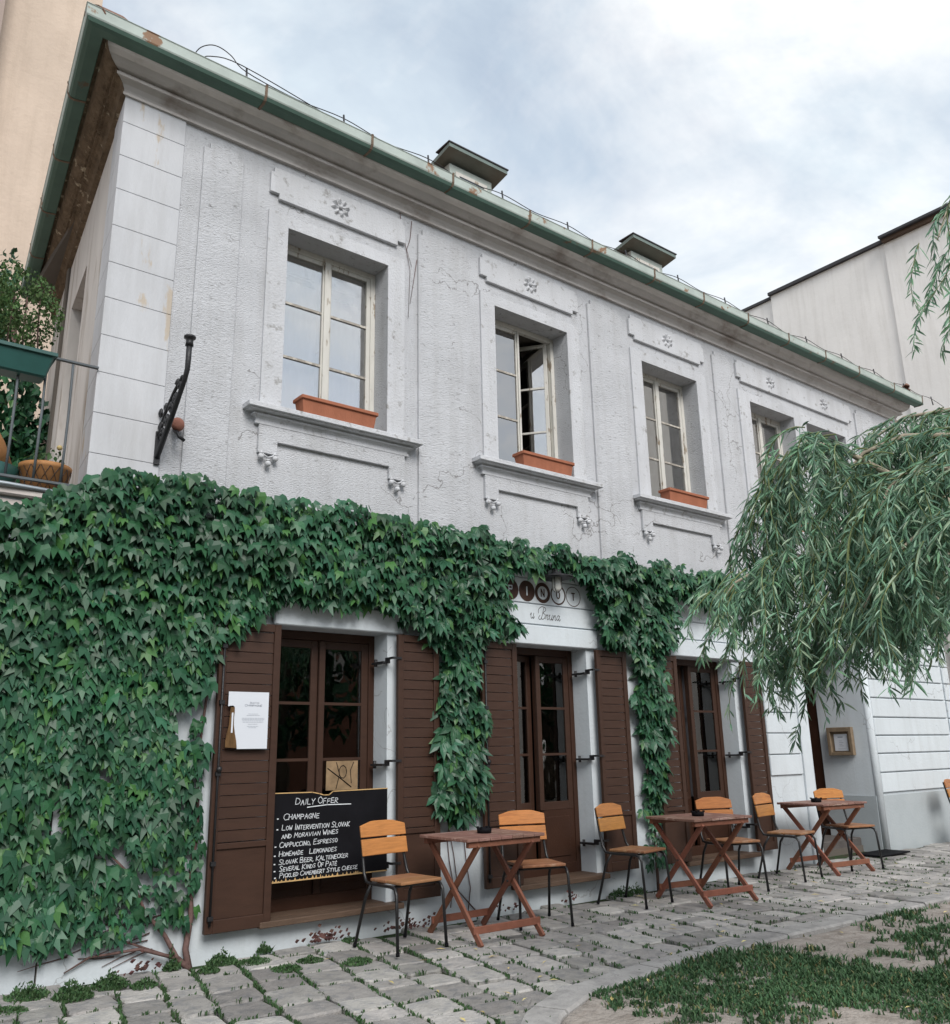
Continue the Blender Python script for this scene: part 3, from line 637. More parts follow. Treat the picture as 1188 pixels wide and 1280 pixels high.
# upper window surrounds ------------------------------------------------------
def ring_plate(mb, x0, x1, z0, z1, h, y0, y1):
    a,b,c,d = h
    for p in ([(x0,z0),(a,z0),(a,z1),(x0,z1)], [(b,z0),(x1,z0),(x1,z1),(b,z1)], [(a,d),(b,d),(b,z1),(a,z1)]):
        mb.add([(x,y0,z) for x,z in p],[(0,1,2,3)])
    for (p, q) in (((x0,z0),(x0,z1)),((x1,z0),(x1,z1)),((x0,z1),(x1,z1)),((a,z0),(a,d)),((b,z0),(b,d)),((a,d),(b,d))):
        mb.add([(p[0],y0,p[1]),(q[0],y0,q[1]),(q[0],y1,q[1]),(p[0],y1,p[1])],[(0,1,2,3)])
SP = [(0,3.900),(.036,3.900),(.036,3.924),(.028,3.927),(.030,3.940),(.044,3.956),(.066,3.964),(.066,3.978),(.054,3.980),(.054,3.990),(.112,3.994),(.112,4.002),(.136,4.005),(.136,4.042),(.125,4.049),(0,4.056)]
def sill(xa, xb):
    mb = MB(); k = len(SP); vs = []
    for o, z in SP: vs += [(xa-o,-.0005,z),(xa-o,-o-.0005,z),(xb+o,-o-.0005,z),(xb+o,-.0005,z)]
    mb.add(vs, [(4*i+j,4*i+j+1,4*i+j+5,4*i+j+4) for i in range(k-1) for j in range(3)] + [(0,1,2,3)])
    return mb.build('window_sill', M['plaster'], house)
def rosette(x, z):
    mb = MB()
    for k in range(8):
        a = math.pi/4*k + .2; c_, s_ = math.cos(a), math.sin(a)
        P = lambda u, v, h: (x + c_*u - s_*v, -.036-h, z + s_*u + c_*v)
        mb.add([P(.020,0,-.002),P(.052,-.024,-.002),P(.088,-.020,-.002),P(.105,0,-.002),P(.088,.020,-.002),P(.052,.024,-.002),P(.072,0,.030)], [(0,1,6),(1,2,6),(2,3,6),(3,4,6),(4,5,6),(5,0,6)])
    mb.ball((x,-.046,z), .022, 8, 5)
    return mb.build('rosette', M['plaster'], house)
def drops(x, z):
    mb = MB()
    for dx, dz in ((-.062,.0),(.0,-.052),(.062,.0)):
        mb.ball((x+dx,-.040,z+dz), .025, 10, 7); mb.lathe([(.0,.024),(.016,.024),(.016,.034),(0,.034)], (x+dx,-.040,z+dz), 8)
    for k in (-1,1):
        mb.tube([(x+k*.062,-.036,z+.05),(x+k*.05,-.038,z+.026),(x+k*.03,-.038,z+.012),(x,-.036,z+.0)], .008, 5)
    return mb.build('drop_ornament', M['plaster'], house)
def surround(holes, xc, hw, roses):
    xa, xb = xc-hw, xc+hw
    mb = MB()
    for h in holes:
        ring_plate(mb, (xa if h is holes[0] else (holes[0][1]+h[0])/2), (xb if h is holes[-1] else (h[1]+holes[-1][0])/2), 4.06, 5.885, (h[0],h[1],SZ,HZ), -.024, .002)
    mb.build('architrave', M['plaster'], house)
    MB().poly_y([(xa,6.06),(xa+.085,6.06),(xa+.085,6.01),(xb-.085,6.01),(xb-.085,6.06),(xb,6.06),(xb,6.26),(xb-.03,6.26),(xb-.03,6.31),(xa+.03,6.31),(xa+.03,6.26),(xa,6.26)], -.034, -.0005).build('frieze_panel', M['plaster'], house, bevel=.003)
    for x in roses: rosette(x, 6.165)
    sill(xa, xb)
    MB().poly_y([(xa,3.66),(xa+.165,3.66),(xa+.165,3.77),(xb-.165,3.77),(xb-.165,3.66),(xb,3.66),(xb,3.899),(xa,3.899)], -.034, -.0005).build('apron_panel', M['stucco'], house, bevel=.003)
    drops(xa+.085, 3.625); drops(xb-.085, 3.625)
for a, b in UP[:3]: surround([(a,b)], (a+b)/2, .70, [(a+b)/2-.015])
surround([UP[3],UP[4]], (UP[3][0]+UP[4][1])/2, 1.44, [(UP[3][0]+UP[3][1])/2, (UP[4][0]+UP[4][1])/2])

# upper windows ----------------------------------------------------------------
def casement(par, x0, x1, z0, z1, y, mz, fm, mm, gm, fw=.042, rot=None, side='r', th=.035):
    """a sash with horizontal muntins; rot swings it inward about its outer edge"""
    pieces = []
    s_ = MB(); s_.box(x0,x0+fw,y,y+th,z0,z1); s_.box(x1-fw,x1,y,y+th,z0,z1); s_.box(x0+fw,x1-fw,y,y+th,z0,z0+fw*1.2); s_.box(x0+fw,x1-fw,y,y+th,z1-fw,z1)
    pieces.append(s_.build('sash', fm, par, bevel=.003))
    for m_ in mz: pieces.append(MB().box(x0+fw,x1-fw,y+.003,y+th-.003,m_-.011,m_+.011).build('glazing_bar', mm, par))
    zz = [z0+fw*1.2]+list(mz)+[z1-fw]
    for k, (a, b) in enumerate(zip(zz, zz[1:])):
        pieces.append(MB().box(x0+fw,x1-fw,y+.014,y+.018,a+(.011 if k else 0),b-(.011 if k < len(zz)-2 else 0)).build('pane', gm, par))
    if rot:
        hx = x1 if side == 'r' else x0
        Mr = Matrix.Translation((hx,y+th,0)) @ Matrix.Rotation(rot,4,'Z') @ Matrix.Translation((-hx,-y-th,0))
        for o in pieces: o.matrix_basis = Mr
def curtain(par, x0, x1, z0, z1, y, mt, amp=.018, name='curtain'):
    mb = MB(); n_ = max(6,int((x1-x0)/.018)); vs = []
    for i in range(n_+1):
        x = x0+(x1-x0)*i/n_; yy = y + amp*math.sin(i*1.05)+amp*.5*math.sin(i*.41+1)
        vs += [(x,yy,z0),(x,yy,z1)]
    mb.add(vs, [(2*i,2*i+2,2*i+3,2*i+1) for i in range(n_)], True); return mb.build(name, mt, par)
for i, (a, b) in enumerate(UP):
    y = RV+.0
    fr = MB(); fr.box(a+.001,a+.05,y,y+.055,SZ+.002,HZ-.001); fr.box(b-.05,b-.001,y,y+.055,SZ+.002,HZ-.001); fr.box(a+.05,b-.05,y,y+.055,HZ-.055,HZ-.001); fr.box(a+.05,b-.05,y,y+.055,SZ+.002,SZ+.07)
    wn = fr.build('window', M['frame'], house, bevel=.003)
    mid = (a+b)/2; mz = (4.67,5.185); z0_, z1_ = SZ+.07, HZ-.056
    casement(wn, a+.051, mid-.004, z0_, z1_, y+.006, mz, M['frame'], M['muntin'], M['glassup'])
    if i != 1:
        casement(wn, mid+.004, b-.051, z0_, z1_, y+.006, mz, M['frame'], M['muntin'], M['glassup'])
    else:
        casement(wn, mid+.004, b-.051, z0_, z1_, y+.02, mz, M['frame'], M['frame'], M['glassup'], rot=R(-52), side='r')
    MB().box(mid-.032,mid+.032,y-.010,y+.005,z0_,z1_).build('meeting_stile', M['frame'], wn, bevel=.004) if i != 1 else MB().box(mid-.030,mid-.004,y-.010,y+.005,z0_,z1_).build('meeting_stile', M['frame'], wn, bevel=.004)
    # inner box window behind the outer one
    if i != 1:
        inn_ = MB(); yi = y+.16
        inn_.box(a,a+.07,yi,yi+.04,SZ,HZ); inn_.box(b-.07,b,yi,yi+.04,SZ,HZ); inn_.box(mid-.06,mid+.06,yi,yi+.04,SZ,HZ); inn_.box(a+.07,mid-.06,yi,yi+.04,HZ-.18,HZ); inn_.box(mid+.06,b-.07,yi,yi+.04,HZ-.18,HZ)
        for m_ in (4.60,5.10): inn_.box(a+.07,mid-.06,yi,yi+.04,m_-.02,m_+.02); inn_.box(mid+.06,b-.07,yi,yi+.04,m_-.02,m_+.02)
        inn_.build('inner_frame', M['frame'], wn)
    lin = MB(); yi = y+.056
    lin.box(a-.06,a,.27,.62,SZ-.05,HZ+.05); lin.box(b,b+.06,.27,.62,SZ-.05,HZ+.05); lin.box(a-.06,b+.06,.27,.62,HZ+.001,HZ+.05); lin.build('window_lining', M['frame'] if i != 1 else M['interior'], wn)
    if i == 0:
        curtain(wn, a+.052, mid-.06, SZ+.02, HZ-.30, .30, M['curtain'], .010); curtain(wn, mid+.05, b-.11, SZ+.02, HZ-.34, .30, M['curtain'], .010)  # pale sheets close behind the glass, in place of its bright reflections
    elif i == 1:
        curtain(wn, a-.02, a+.30, SZ, HZ, .5, M['greycurtain'])
    elif i == 2:
        curtain(wn, a-.02, a+.30, SZ, HZ, .50, M['greycurtain']); curtain(wn, b-.26, b, SZ, HZ, .50, M['curtain'])  # the pale one at right stands in for a bright reflection
    else:
        curtain(wn, a, b, SZ, HZ, .50, M['greycurtain'])

# lower French windows and doors -----------------------------------------------
DOORS = []
for i, (a, b, c, d) in enumerate(LOW):
    y = RV
    fr = MB(); fr.box(a+.001,a+.055,y,y+.06,c,d-.001); fr.box(b-.055,b-.001,y,y+.06,c,d-.001); fr.box(a+.055,b-.055,y,y+.06,d-.07,d-.001); fr.box(a+.055,b-.055,y,y+.06,c,c+.10)
    dr = fr.build('french_window' if i == 0 else 'french_door', M['browndark'], house, bevel=.004); DOORS.append(dr)
    mid = (a+b)/2 - .03; zp = .82 if i else .50; mz = (1.29,1.725)
    for lf in (0,1):
        x0_, x1_ = (a+.056, mid-.003) if lf == 0 else (mid+.003, b-.056)
        rot = R(9) if (i and lf == 0) else None
        pcs = len(house.children_recursive) if False else None
        casement(dr, x0_, x1_, zp-.04, d-.072, y+.012, mz, M['brown'], M['brown'], M['glassdn'], fw=.062, rot=rot, side='l', th=.045)
        p_ = MB(); p_.box(x0_,x1_,y+.012,y+.05,c+.10,zp-.04); pn = p_.build('lower_panel', M['browndark'], dr)
        p2 = MB().box(x0_+.07,x1_-.07,y+.002,y+.012,c+.16,zp-.10).build('raised_panel', M['browndark'], dr, bevel=.008)
        if rot:
            Mr = Matrix.Translation((x0_,y+.057,0)) @ Matrix.Rotation(rot,4,'Z') @ Matrix.Translation((-x0_,-y-.057,0))
            pn.matrix_basis = Mr; p2.matrix_basis = Mr
    MB().box(mid-.0,mid+.055,y-.012,y+.011,zp-.04 if i else c+.10,d-.072).build('meeting_stile', M['brown'], dr, bevel=.006)
    MB().box(a-.10,b+.10 if i == 0 else b+.06,-.115,.02,c-.035,c+.006).build('sill_board', M['sillwood'], dr, bevel=.004)
    MB().box(a,b,.0201,y+.10,c-.03,c+.009).build('threshold', M['sillwood'], dr)
curtain(DOORS[2], 8.15, 8.66, .8, 2.24, .36, M['greycurtain'], .012)
# a tan drawing board standing inside the first window, papers inside the door
tb = MB().box(3.57,3.86,.216,.222,1.05,1.275).build('drawing_board', M['boardtan']); tag(tb, 'tan sheet with dark drawing in the window pane above chalkboard', 'board')
q_ = MB(); q_.tube([(3.66,.2135,1.06),(3.69,.2135,1.17),(3.66,.2135,1.265)], .003, 4); q_.tube([(3.58,.2135,1.22),(3.70,.2135,1.14),(3.8,.2135,1.07)], .004, 4)
q_.tube([(3.72+.035*math.cos(k*.7),.2135,1.19+.05*math.sin(k*.7)) for k in range(10)], .003, 4); q_.tube([(3.80,.2135,1.10),(3.79,.2135,1.2),(3.82,.2135,1.265)], .003, 4)
q_.build('drawing', M['board'], tb)
tag(MB().box(5.93,6.02,.272,.276,1.02,1.26).build('door_paper', M['paper'], None), 'small white paper sheet behind the glass of the cafe door', 'paper')

# shutters -------------------------------------------------------------------
def shutter(x0, x1, z0=.215, z1=2.285, rod=False, hinge_x=None, tilt=0):
    y0, y1 = -.105, -.065; st = .055
    f = MB(); f.box(x0,x0+st,y0,y1,z0,z1); f.box(x1-st,x1,y0,y1,z0,z1); f.box(x0+st,x1-st,y0,y1,z1-.06,z1); f.box(x0+st,x1-st,y0,y1,z0,z0+.085); f.box(x0+st,x1-st,y0,y1,.705,.745)
    sh_ = f.build('shutter', M['brown'], house, bevel=.004)
    n_ = 19; zz0, zz1 = .748, z1-.063; pz = (zz1-zz0)/n_
    sl = MB(); wd2 = x1-x0-2*st-.004
    sl.add([(0,.011,-pz/2+.004),(wd2,.011,-pz/2+.004),(wd2,.0145,pz/2-.001),(0,.0145,pz/2-.001),(0,.034,-pz/2+.003),(wd2,.034,-pz/2+.003),(wd2,.034,pz/2-.001),(0,.034,pz/2-.001)],[(0,1,2,3),(0,4,5,1),(3,2,6,7),(4,7,6,5),(0,3,7,4),(1,5,6,2)])
    me = sl.mesh('slat'); me.materials.append(M['brown'])
    for k in range(n_): inst('slat', me, sh_, Matrix.Translation((x0+st+.002, y0+rng.uniform(-.0015,.0015), zz0+pz*(k+.5))))
    MB().box(x0+st+.002,x1-st-.002,y0+.014,y1-.002,z0+.087,.703).build('lower_board', M['brown'], sh_)
    if rod:
        xr = x0+.028; MB().tube([(xr,y0-.012,z0+.05),(xr,y0-.012,z1-.02)], .0085, 6).build('locking_rod', M['iron'], sh_)
        for z in (z0+.1,.62,1.21,1.7,2.1): MB().box(xr-.018,xr+.018,y0-.024,y0-.0005,z-.014,z+.014).build('rod_bracket', M['iron'], sh_)
        MB().ball((xr,y0-.03,1.24), .022, 8, 6).build('rod_handle', M['iron'], sh_)
    if hinge_x is not None:
        for z in (2.06,1.24,.47):
            h_ = MB(); h_.box(hinge_x-.055,hinge_x-.012,-.02,.16,z-.012,z+.006); h_.box(hinge_x-.022,hinge_x+.0,-.045,-.0,z-.012,z+.035); h_.box(hinge_x-.012,hinge_x+.07,-.114,-.1055,z+.018,z+.036); h_.box(hinge_x-.02,hinge_x-.008,-.114,-.03,z+.018,z+.036)
            h_.tube([(hinge_x-.045,.11,z-.03),(hinge_x-.045,.11,z+.03)], .014, 6); h_.build('hinge', M['iron'], sh_)
    for z in (.42, 2.0): MB().box((x0+x1)/2-.02,(x0+x1)/2+.02,y1+.0005,-.001,z-.02,z+.02).build('stand_off', M['iron'], sh_)
    return sh_
shutter(2.505,2.982,z0=.175,rod=True); shutter(4.045,4.46,hinge_x=4.0)
shutter(4.93,5.345,rod=True); shutter(6.39,6.82,hinge_x=6.345)
shutter(7.24,7.62); shutter(8.775,9.13,hinge_x=8.731)

# stroke lettering ----------------------------------------------------------------
F = {'A':[[(0,0),(.5,1),(1,0)],[(.2,.4),(.8,.4)]],'B':[[(0,0),(0,1),(.7,.95),(.75,.6),(0,.52),(.9,.4),(.85,.05),(0,0)]],'C':[[(1,.85),(.6,1),(.1,.75),(.05,.3),(.4,0),(1,.12)]],
'D':[[(0,0),(.05,1),(.7,.85),(1,.5),(.7,.1),(0,0)]],'E':[[(.9,1),(.1,.95),(.05,0),(.95,.03)],[(.08,.52),(.75,.52)]],'F':[[(.95,1),(.1,.97),(.05,0)],[(.08,.5),(.75,.52)]],
'G':[[(1,.85),(.6,1),(.1,.75),(.05,.3),(.4,0),(.9,.1),(.95,.45),(.55,.45)]],'H':[[(0,0),(.05,1)],[(.95,0),(1,1)],[(.02,.5),(.97,.5)]],'I':[[(.5,0),(.5,1)]],'J':[[(.8,1),(.75,.2),(.4,0),(.05,.2)]],
'K':[[(0,0),(.05,1)],[(.95,1),(.05,.45),(1,0)]],'L':[[(.05,1),(0,.02),(.9,0)]],'M':[[(0,0),(.15,1),(.5,.35),(.88,1),(1,0)]],'N':[[(0,0),(.08,1),(.9,0),(1,1)]],'O':[[(.5,1),(.1,.8),(.02,.35),(.45,0),(.9,.2),(.98,.65),(.5,1)]],
'P':[[(0,0),(.05,1),(.8,.95),(.9,.6),(.05,.45)]],'R':[[(0,0),(.05,1),(.8,.95),(.88,.62),(.05,.48),(1,0)]],'S':[[(.95,.88),(.5,1),(.1,.8),(.35,.55),(.85,.35),(.75,.05),(.05,.08)]],'T':[[(0,1),(1,.97)],[(.5,1),(.48,0)]],
'U':[[(.02,1),(.05,.25),(.45,0),(.9,.2),(.98,1)]],'V':[[(0,1),(.45,0),(1,1)]],'W':[[(0,1),(.25,0),(.52,.65),(.75,0),(1,1)]],'Y':[[(0,1),(.5,.5),(1,1)],[(.5,.5),(.4,0)]],',':[[(.3,.08),(.1,-.22)]],'.':[[(.3,.0),(.36,.06)]],"'":[[(.3,1.1),(.5,1.3)]],'É':[[(.9,1),(.1,.95),(.05,0),(.95,.03)],[(.08,.52),(.75,.52)],[(.4,1.12),(.7,1.35)]]}
def ribbon(mb, pts, wd2, put):
    for a, b in zip(pts, pts[1:]):
        dx, dz = b[0]-a[0], b[1]-a[1]; l_ = math.hypot(dx,dz) or 1e-6; nx, nz = -dz/l_*wd2/2, dx/l_*wd2/2; ex, ez = dx/l_*wd2*.35, dz/l_*wd2*.35
        mb.add([put(a[0]-ex+nx,a[1]-ez+nz),put(a[0]-ex-nx,a[1]-ez-nz),put(b[0]+ex-nx,b[1]+ez-nz),put(b[0]+ex+nx,b[1]+ez+nz)],[(0,1,2,3)])
def write(mb, text, x0, x1, z, h, wd2, put, r, slope=0):
    units = []
    for i, ch in enumerate(text):
        big = ch.isupper() and (i == 0 or text[i-1] == ' '); wch = .55 if ch == ' ' else .35 if ch in ",.'" else .5 if ch.upper() == 'I' else 1.0
        units.append((ch.upper(), wch*(1.25 if big else .92), big))
    tot = sum(u[1]+.22 for u in units); k = (x1-x0)/tot; x = x0
    for ch, wc, big in units:
        hh = h*(1.32 if big else 1)*r.uniform(.92,1.08)
        if ch in F:
            jz = r.uniform(-.06,.06)*h
            for st in F[ch]:
                ribbon(mb, [(x + wc*k*(p[0]+r.uniform(-.04,.04)) + .10*p[1]*hh, z + jz + slope*(x-x0) + hh*(p[1]+r.uniform(-.03,.03))) for p in st], wd2*r.uniform(.85,1.15), put)
        x += (wc+.22)*k

# chalkboard -----------------------------------------------------------------------
bx0, bx1, bz0, bz1, by = 3.005, 3.99, .44, 1.06, .0
cb = empty('chalkboard', ((bx0+bx1)/2,by,bz0), 0, 'black chalkboard with white handwritten daily offer in front of window', 'chalkboard')
BW, BH = bx1-bx0, bz1-bz0
MB().poly_y([(bx0,bz0),(bx1,bz0),(bx1,bz1),(bx0+.50*BW,bz1-.004),(bx0+.465*BW,bz1-.028),(bx0+.42*BW,bz1-.028),(bx0+.38*BW,bz1-.016),(bx0+.32*BW,bz1-.004),(bx0,bz1)], by-.03, by-.015).build('board', M['board'], cb)
ed = MB(); r_ = random.Random(3)
put = lambda x, z: (x, by-.0315, z)
ribbon(ed, [(bx0,bz1-.003),(bx0+.32*BW,bz1-.007),(bx0+.38*BW,bz1-.019),(bx0+.42*BW,bz1-.031),(bx0+.465*BW,bz1-.031),(bx0+.50*BW,bz1-.007),(bx1,bz1-.003)], .007, put)
ribbon(ed, [(bx0,bz0+.004),(bx1,bz0+.004)], .009, put)
x = bx0+.01
while x < bx0+.78*BW:
    hh = r_.uniform(.008,.036)*(1-.5*(x-bx0)/BW); ww = r_.uniform(.010,.022)
    ed.add([(x,by-.0318,bz0+.006),(x+ww,by-.0318,bz0+.006),(x+ww*.5,by-.0318,bz0+.006+hh)],[(0,1,2)]); x += ww*r_.uniform(.8,2.6)
ed.build('bare_edge', M['barewood'], cb)
LN = [('Daily Offer',.18,.55,.150,.070),('Champagne',.085,.39,.315,.066),('Low Intervention Slovak',.075,.655,.435,.056),('and Moravian Wines',.075,.555,.525,.052),('Cappuccino, Espresso',.06,.55,.625,.054),('Homemade',.06,.26,.725,.052),('Lemonades',.31,.545,.722,.052),('Slovak Beer, Kaltenecker',.06,.645,.815,.052),('Several Kinds Of PatÉ',.065,.55,.892,.050),('Pickled Camembert Style Cheese',.07,.73,.962,.046)]
r_ = random.Random(8); put = lambda x, z: (x, by-.0325, z)
for t, u0, u1, v, h in LN:
    tx = MB(); write(tx, t.replace('É','é') if False else t, bx0+u0*BW, bx0+u1*BW, bz1-v*BH*.985, h*BH*.86, .0043, put, r_, slope=-.004 if v < .5 else .012); tx.build('chalk_line', M['chalk'], cb)
tx = MB()
for v, u in ((.295,.035),(.415,.035),(.605,.025),(.705,.022),(.795,.022),(.872,.025),(.945,.03)): ribbon(tx, [(bx0+u*BW,bz1-v*BH),(bx0+(u+.008)*BW,bz1-v*BH)], .008, put)
ribbon(tx, [(bx0+.28*BW,bz1-.182*BH),(bx0+.45*BW,bz1-.165*BH),(bx0+.66*BW,bz1-.172*BH)], .006, put)
tag(tx.build('chalk_bullets', M['chalk'], cb), kind='stuff')

# poster on the shutter -----------------------------------------------------------
py_ = -.131; px0, px1, pz0, pz1 = 2.575, 2.885, 1.375, 1.775
po = empty('paper_poster', ((px0+px1)/2, py_, pz0), 0, 'white paper champagne poster with bottle picture pinned to the leftmost shutter', 'poster')
PW, PH = px1-px0, pz1-pz0; P = lambda u, v: (px0+u*PW, pz1-v*PH)
MB().poly_y([P(.26,1),P(1,1),P(1,0),P(0,0),P(0,.26),P(.05,.25),P(.12,.245),P(.16,.27),P(.165,.36),P(.155,.45),P(.16,.58),P(.19,.72),P(.235,.86)], py_-.004, py_).build('sheet', M['paper'], po)
MB().poly_y([P(-.03,.97),P(.25,.985),P(.23,.86),P(.185,.72),P(.155,.58),P(.15,.45),P(.16,.36),P(.155,.275),P(.06,.27),P(.05,.40),P(.04,.58),P(-.01,.74),P(-.03,.86)], py_-.0065, py_-.0045).build('bottle_picture', M['bottle'], po)
MB().poly_y([P(.09,.72),P(.13,.72),P(.13,.37),P(.09,.37)], py_-.0080, py_-.0070).build('bottle_glint', M['paper'], po)
tx = MB(); r_ = random.Random(4); put = lambda x, z: (x, py_-.0052, z)
write(tx, 'CHAMPAGNE', px0+.40*PW, px0+.84*PW, pz1-.255*PH, .030*PH, .0022, put, r_); write(tx, 'Selection', px0+.52*PW, px0+.76*PW, pz1-.205*PH, .022*PH, .0014, put, r_)
for v, a, b in ((.39,.5,.74),(.415,.46,.78),(.465,.35,.9),(.487,.35,.9),(.51,.36,.88),(.535,.37,.88),(.57,.5,.73),(.61,.48,.76),(.632,.52,.70)):
    u = a
    while u < b:
        l_ = r_.uniform(.03,.07); ribbon(tx, [(px0+u*PW,pz1-v*PH),(px0+min(b,u+l_)*PW,pz1-v*PH)], .0020, put); u += l_+.014
tx.build('print', M['ink'], po)

# cafe sign lettering ---------------------------------------------------------------
sg = empty('cafe_sign', (5.78,-.02,2.6), 0, 'brown cafe name in five painted circles with script line above the door', 'sign')
def disc(mb, x, z, r0, r1, y0, n=36):
    vs = []
    for k in range(n):
        a = 2*math.pi*k/n; vs += [(x+r0*math.cos(a), y0, z+r0*math.sin(a)), (x+r1*math.cos(a), y0, z+r1*math.sin(a))]
    mb.add(vs, [(2*k,2*k+1,(2*k+3)%(2*n),(2*k+2)%(2*n)) for k in range(n)])
ys = -.0195; zc_ = 2.812
def ltr(name, rects, x, mt, y):
    mb = MB()
    for q in rects: mb.add([(x+u, y, zc_+v) for u, v in q], [tuple(range(len(q)))])
    mb.build(name, mt, sg)
hl = .040; wl = .026; t = .013
LT = {'P': [[(-wl,-hl),(-wl+t,-hl),(-wl+t,hl),(-wl,hl)],[(-wl+t,hl-t),(wl-.006,hl-t),(wl-.006,hl),(-wl+t,hl)],[(-wl+t,-.004),(wl-.006,-.004),(wl-.006,.008),(-wl+t,.008)],[(wl-.006-t*.3,.0),(wl,.004),(wl,hl-.004),(wl-.006-t*.3,hl)]],
 'I': [[(-.008,-hl-.004),(.008,-hl-.004),(.008,hl+.004),(-.008,hl+.004)]],
 'N': [[(-wl,-hl),(-wl+t,-hl),(-wl+t,hl),(-wl,hl)],[(wl-t,-hl),(wl,-hl),(wl,hl),(wl-t,hl)],[(-wl+t,hl),(-wl+t,hl-.03),(wl-t,-hl),(wl-t,-hl+.03)]],
 'T': [[(-.007,-hl),(.007,-hl),(.007,hl-t),(-.007,hl-t)],[(-wl,hl-t),(wl,hl-t),(wl,hl),(-wl,hl)]]}
xsn = [5.362,5.570,5.775,5.982,6.190]
for k, ch in enumerate('PINOT'):
    x = xsn[k]; mb = MB(); disc(mb, x, zc_, (0,0,.066,.086,.094)[k], .102, ys); mb.build('letter_circle', M['signbrown'], sg)
    if ch == 'O':
        mb = MB(); n = 28; vs = []
        for q in range(n):
            a = 2*math.pi*q/n; vs += [(x+.014*math.cos(a), ys-.0005, zc_+.030*math.sin(a)),(x+.028*math.cos(a), ys-.0005, zc_+.043*math.sin(a))]
        mb.add(vs, [(2*q,2*q+1,(2*q+3)%(2*n),(2*q+2)%(2*n)) for q in range(n)]); mb.build('letter', M['signbrown'], sg)
    else: ltr('letter', LT[ch], x, M['limewash'] if k < 2 else M['signbrown'], ys-.0006)
sc_ = MB(); put = lambda x, z: (x, ys, z)
def script(pts, x, z, s_, wd2=.0055):
    # smooth polyline through control points
    P_ = [Vector((p[0],p[1])) for p in pts]; o_ = []
    for i in range(len(P_)-1):
        p0, p1, p2, p3 = P_[max(i-1,0)], P_[i], P_[i+1], P_[min(i+2,len(P_)-1)]
        for k in range(5):
            t_ = k/5; o_.append(.5*((2*p1)+(p2-p0)*t_+(2*p0-5*p1+4*p2-p3)*t_*t_+(3*p1-p0-3*p2+p3)*t_**3))
    o_.append(P_[-1]); ribbon(sc_, [(x+q.x*s_+q.y*s_*.25, z+q.y*s_) for q in o_], wd2, put)
U = [(-.2,.6),(0,1),(.05,.3),(.25,0),(.55,.3),(.62,1),(.6,.2),(.75,0),(.95,.35)]
zb = 2.552; u_ = .052
script(U, 5.605, zb, u_)
script([(.35,2.2),(.3,1.0),(.1,.1),(-.3,-.05),(-.55,.25),(-.3,.7)], 5.735, zb, u_); script([(-.75,1.1),(-.85,1.8),(-.2,2.35),(.7,2.2),(.9,1.7),(.35,1.2),(1.0,.9),(.95,.25),(.4,0),(.1,.3)], 5.735, zb, u_)
script([(0,.1),(.1,.95),(.2,.8),(.45,.95),(.4,.2),(.6,.0),(.8,.3)], 5.80, zb, u_); script(U, 5.848, zb, u_)
script([(0,0),(.08,.95),(.1,.5),(.35,.95),(.5,.8),(.5,.2),(.65,0),(.85,.35)], 5.897, zb, u_); script([(.6,.8),(.3,1),(0,.55),(.2,.02),(.55,.4),(.62,.95),(.6,.2),(.8,0),(1.0,.3)], 5.945, zb, u_)
sc_.build('script_lettering', M['signbrown'], sg)

# wall lamp ---------------------------------------------------------------------------
la = empty('wall_lamp', (5.85,0,2.78), 0, 'black shaded wall lamp with opal glass cylinder above the sign', 'lamp')
lx, ly, lz = 5.80, -.20, 2.83
MB().lathe([(.0,.19),(.04,.185),(.05,.15),(.06,.14),(.165,.112),(.17,.102),(.06,.125),(.0,.128)], (lx,ly,lz), 20).build('shade', M['iron'], la)
MB().lathe([(.0,-.03),(.03,-.025),(.044,-.005),(.046,.11),(.0,.112)], (lx,ly,lz), 16).build('glass_cylinder', M['opal'], la)
for k in range(4):
    a = math.pi/2*k+.4; c_, s_ = math.cos(a), math.sin(a)
    MB().tube([(lx+.05*c_,ly+.05*s_,lz+.11),(lx+.052*c_,ly+.052*s_,lz),(lx+.02*c_,ly+.02*s_,lz-.036)], .004, 4).build('guard_wire', M['iron'], la)
MB().tube([(lx,ly,lz+.16),(lx,ly+.02,lz+.20),(lx,-.1,lz+.21),(lx,-.02,lz+.17)], .012, 6).build('arm', M['iron'], la)
MB().lathe([(0,-.018),(.045,-.018),(.045,0),(0,0)], (lx,-.0185,lz+.17), 14, 'y').build('wall_plate', M['iron'], la)

# ornate lantern bracket ----------------------------------------------------------------
br = empty('iron_bracket', (1.99,-.02,3.5), 0, 'ornate black wrought iron lantern arm on the wall by the corner', 'bracket')
xb = 1.965
MB().tube([(xb,-.03,3.46),(xb,-.30,3.70),(xb,-.50,3.90),(xb,-.545,3.97),(xb,-.55,4.06),(xb,-.55,4.17)], [.022,.02,.018,.019,.021,.021], 8).build('arm', M['iron'], br)
MB().tube([(xb,-.03,3.62),(xb,-.14,3.77),(xb,-.30,3.88),(xb,-.46,3.95)], .013, 6).build('stay', M['iron'], br)
MB().box(xb-.022,xb+.022,-.036,-.0225,3.40,3.66).build('wall_strap', M['iron'], br, bevel=.004)
MB().lathe([(.0,.0),(.03,.0),(.026,.025),(.026,.05),(.042,.058),(.042,.072),(0,.072)], (xb,-.55,4.15), 12).build('socket', M['iron'], br)
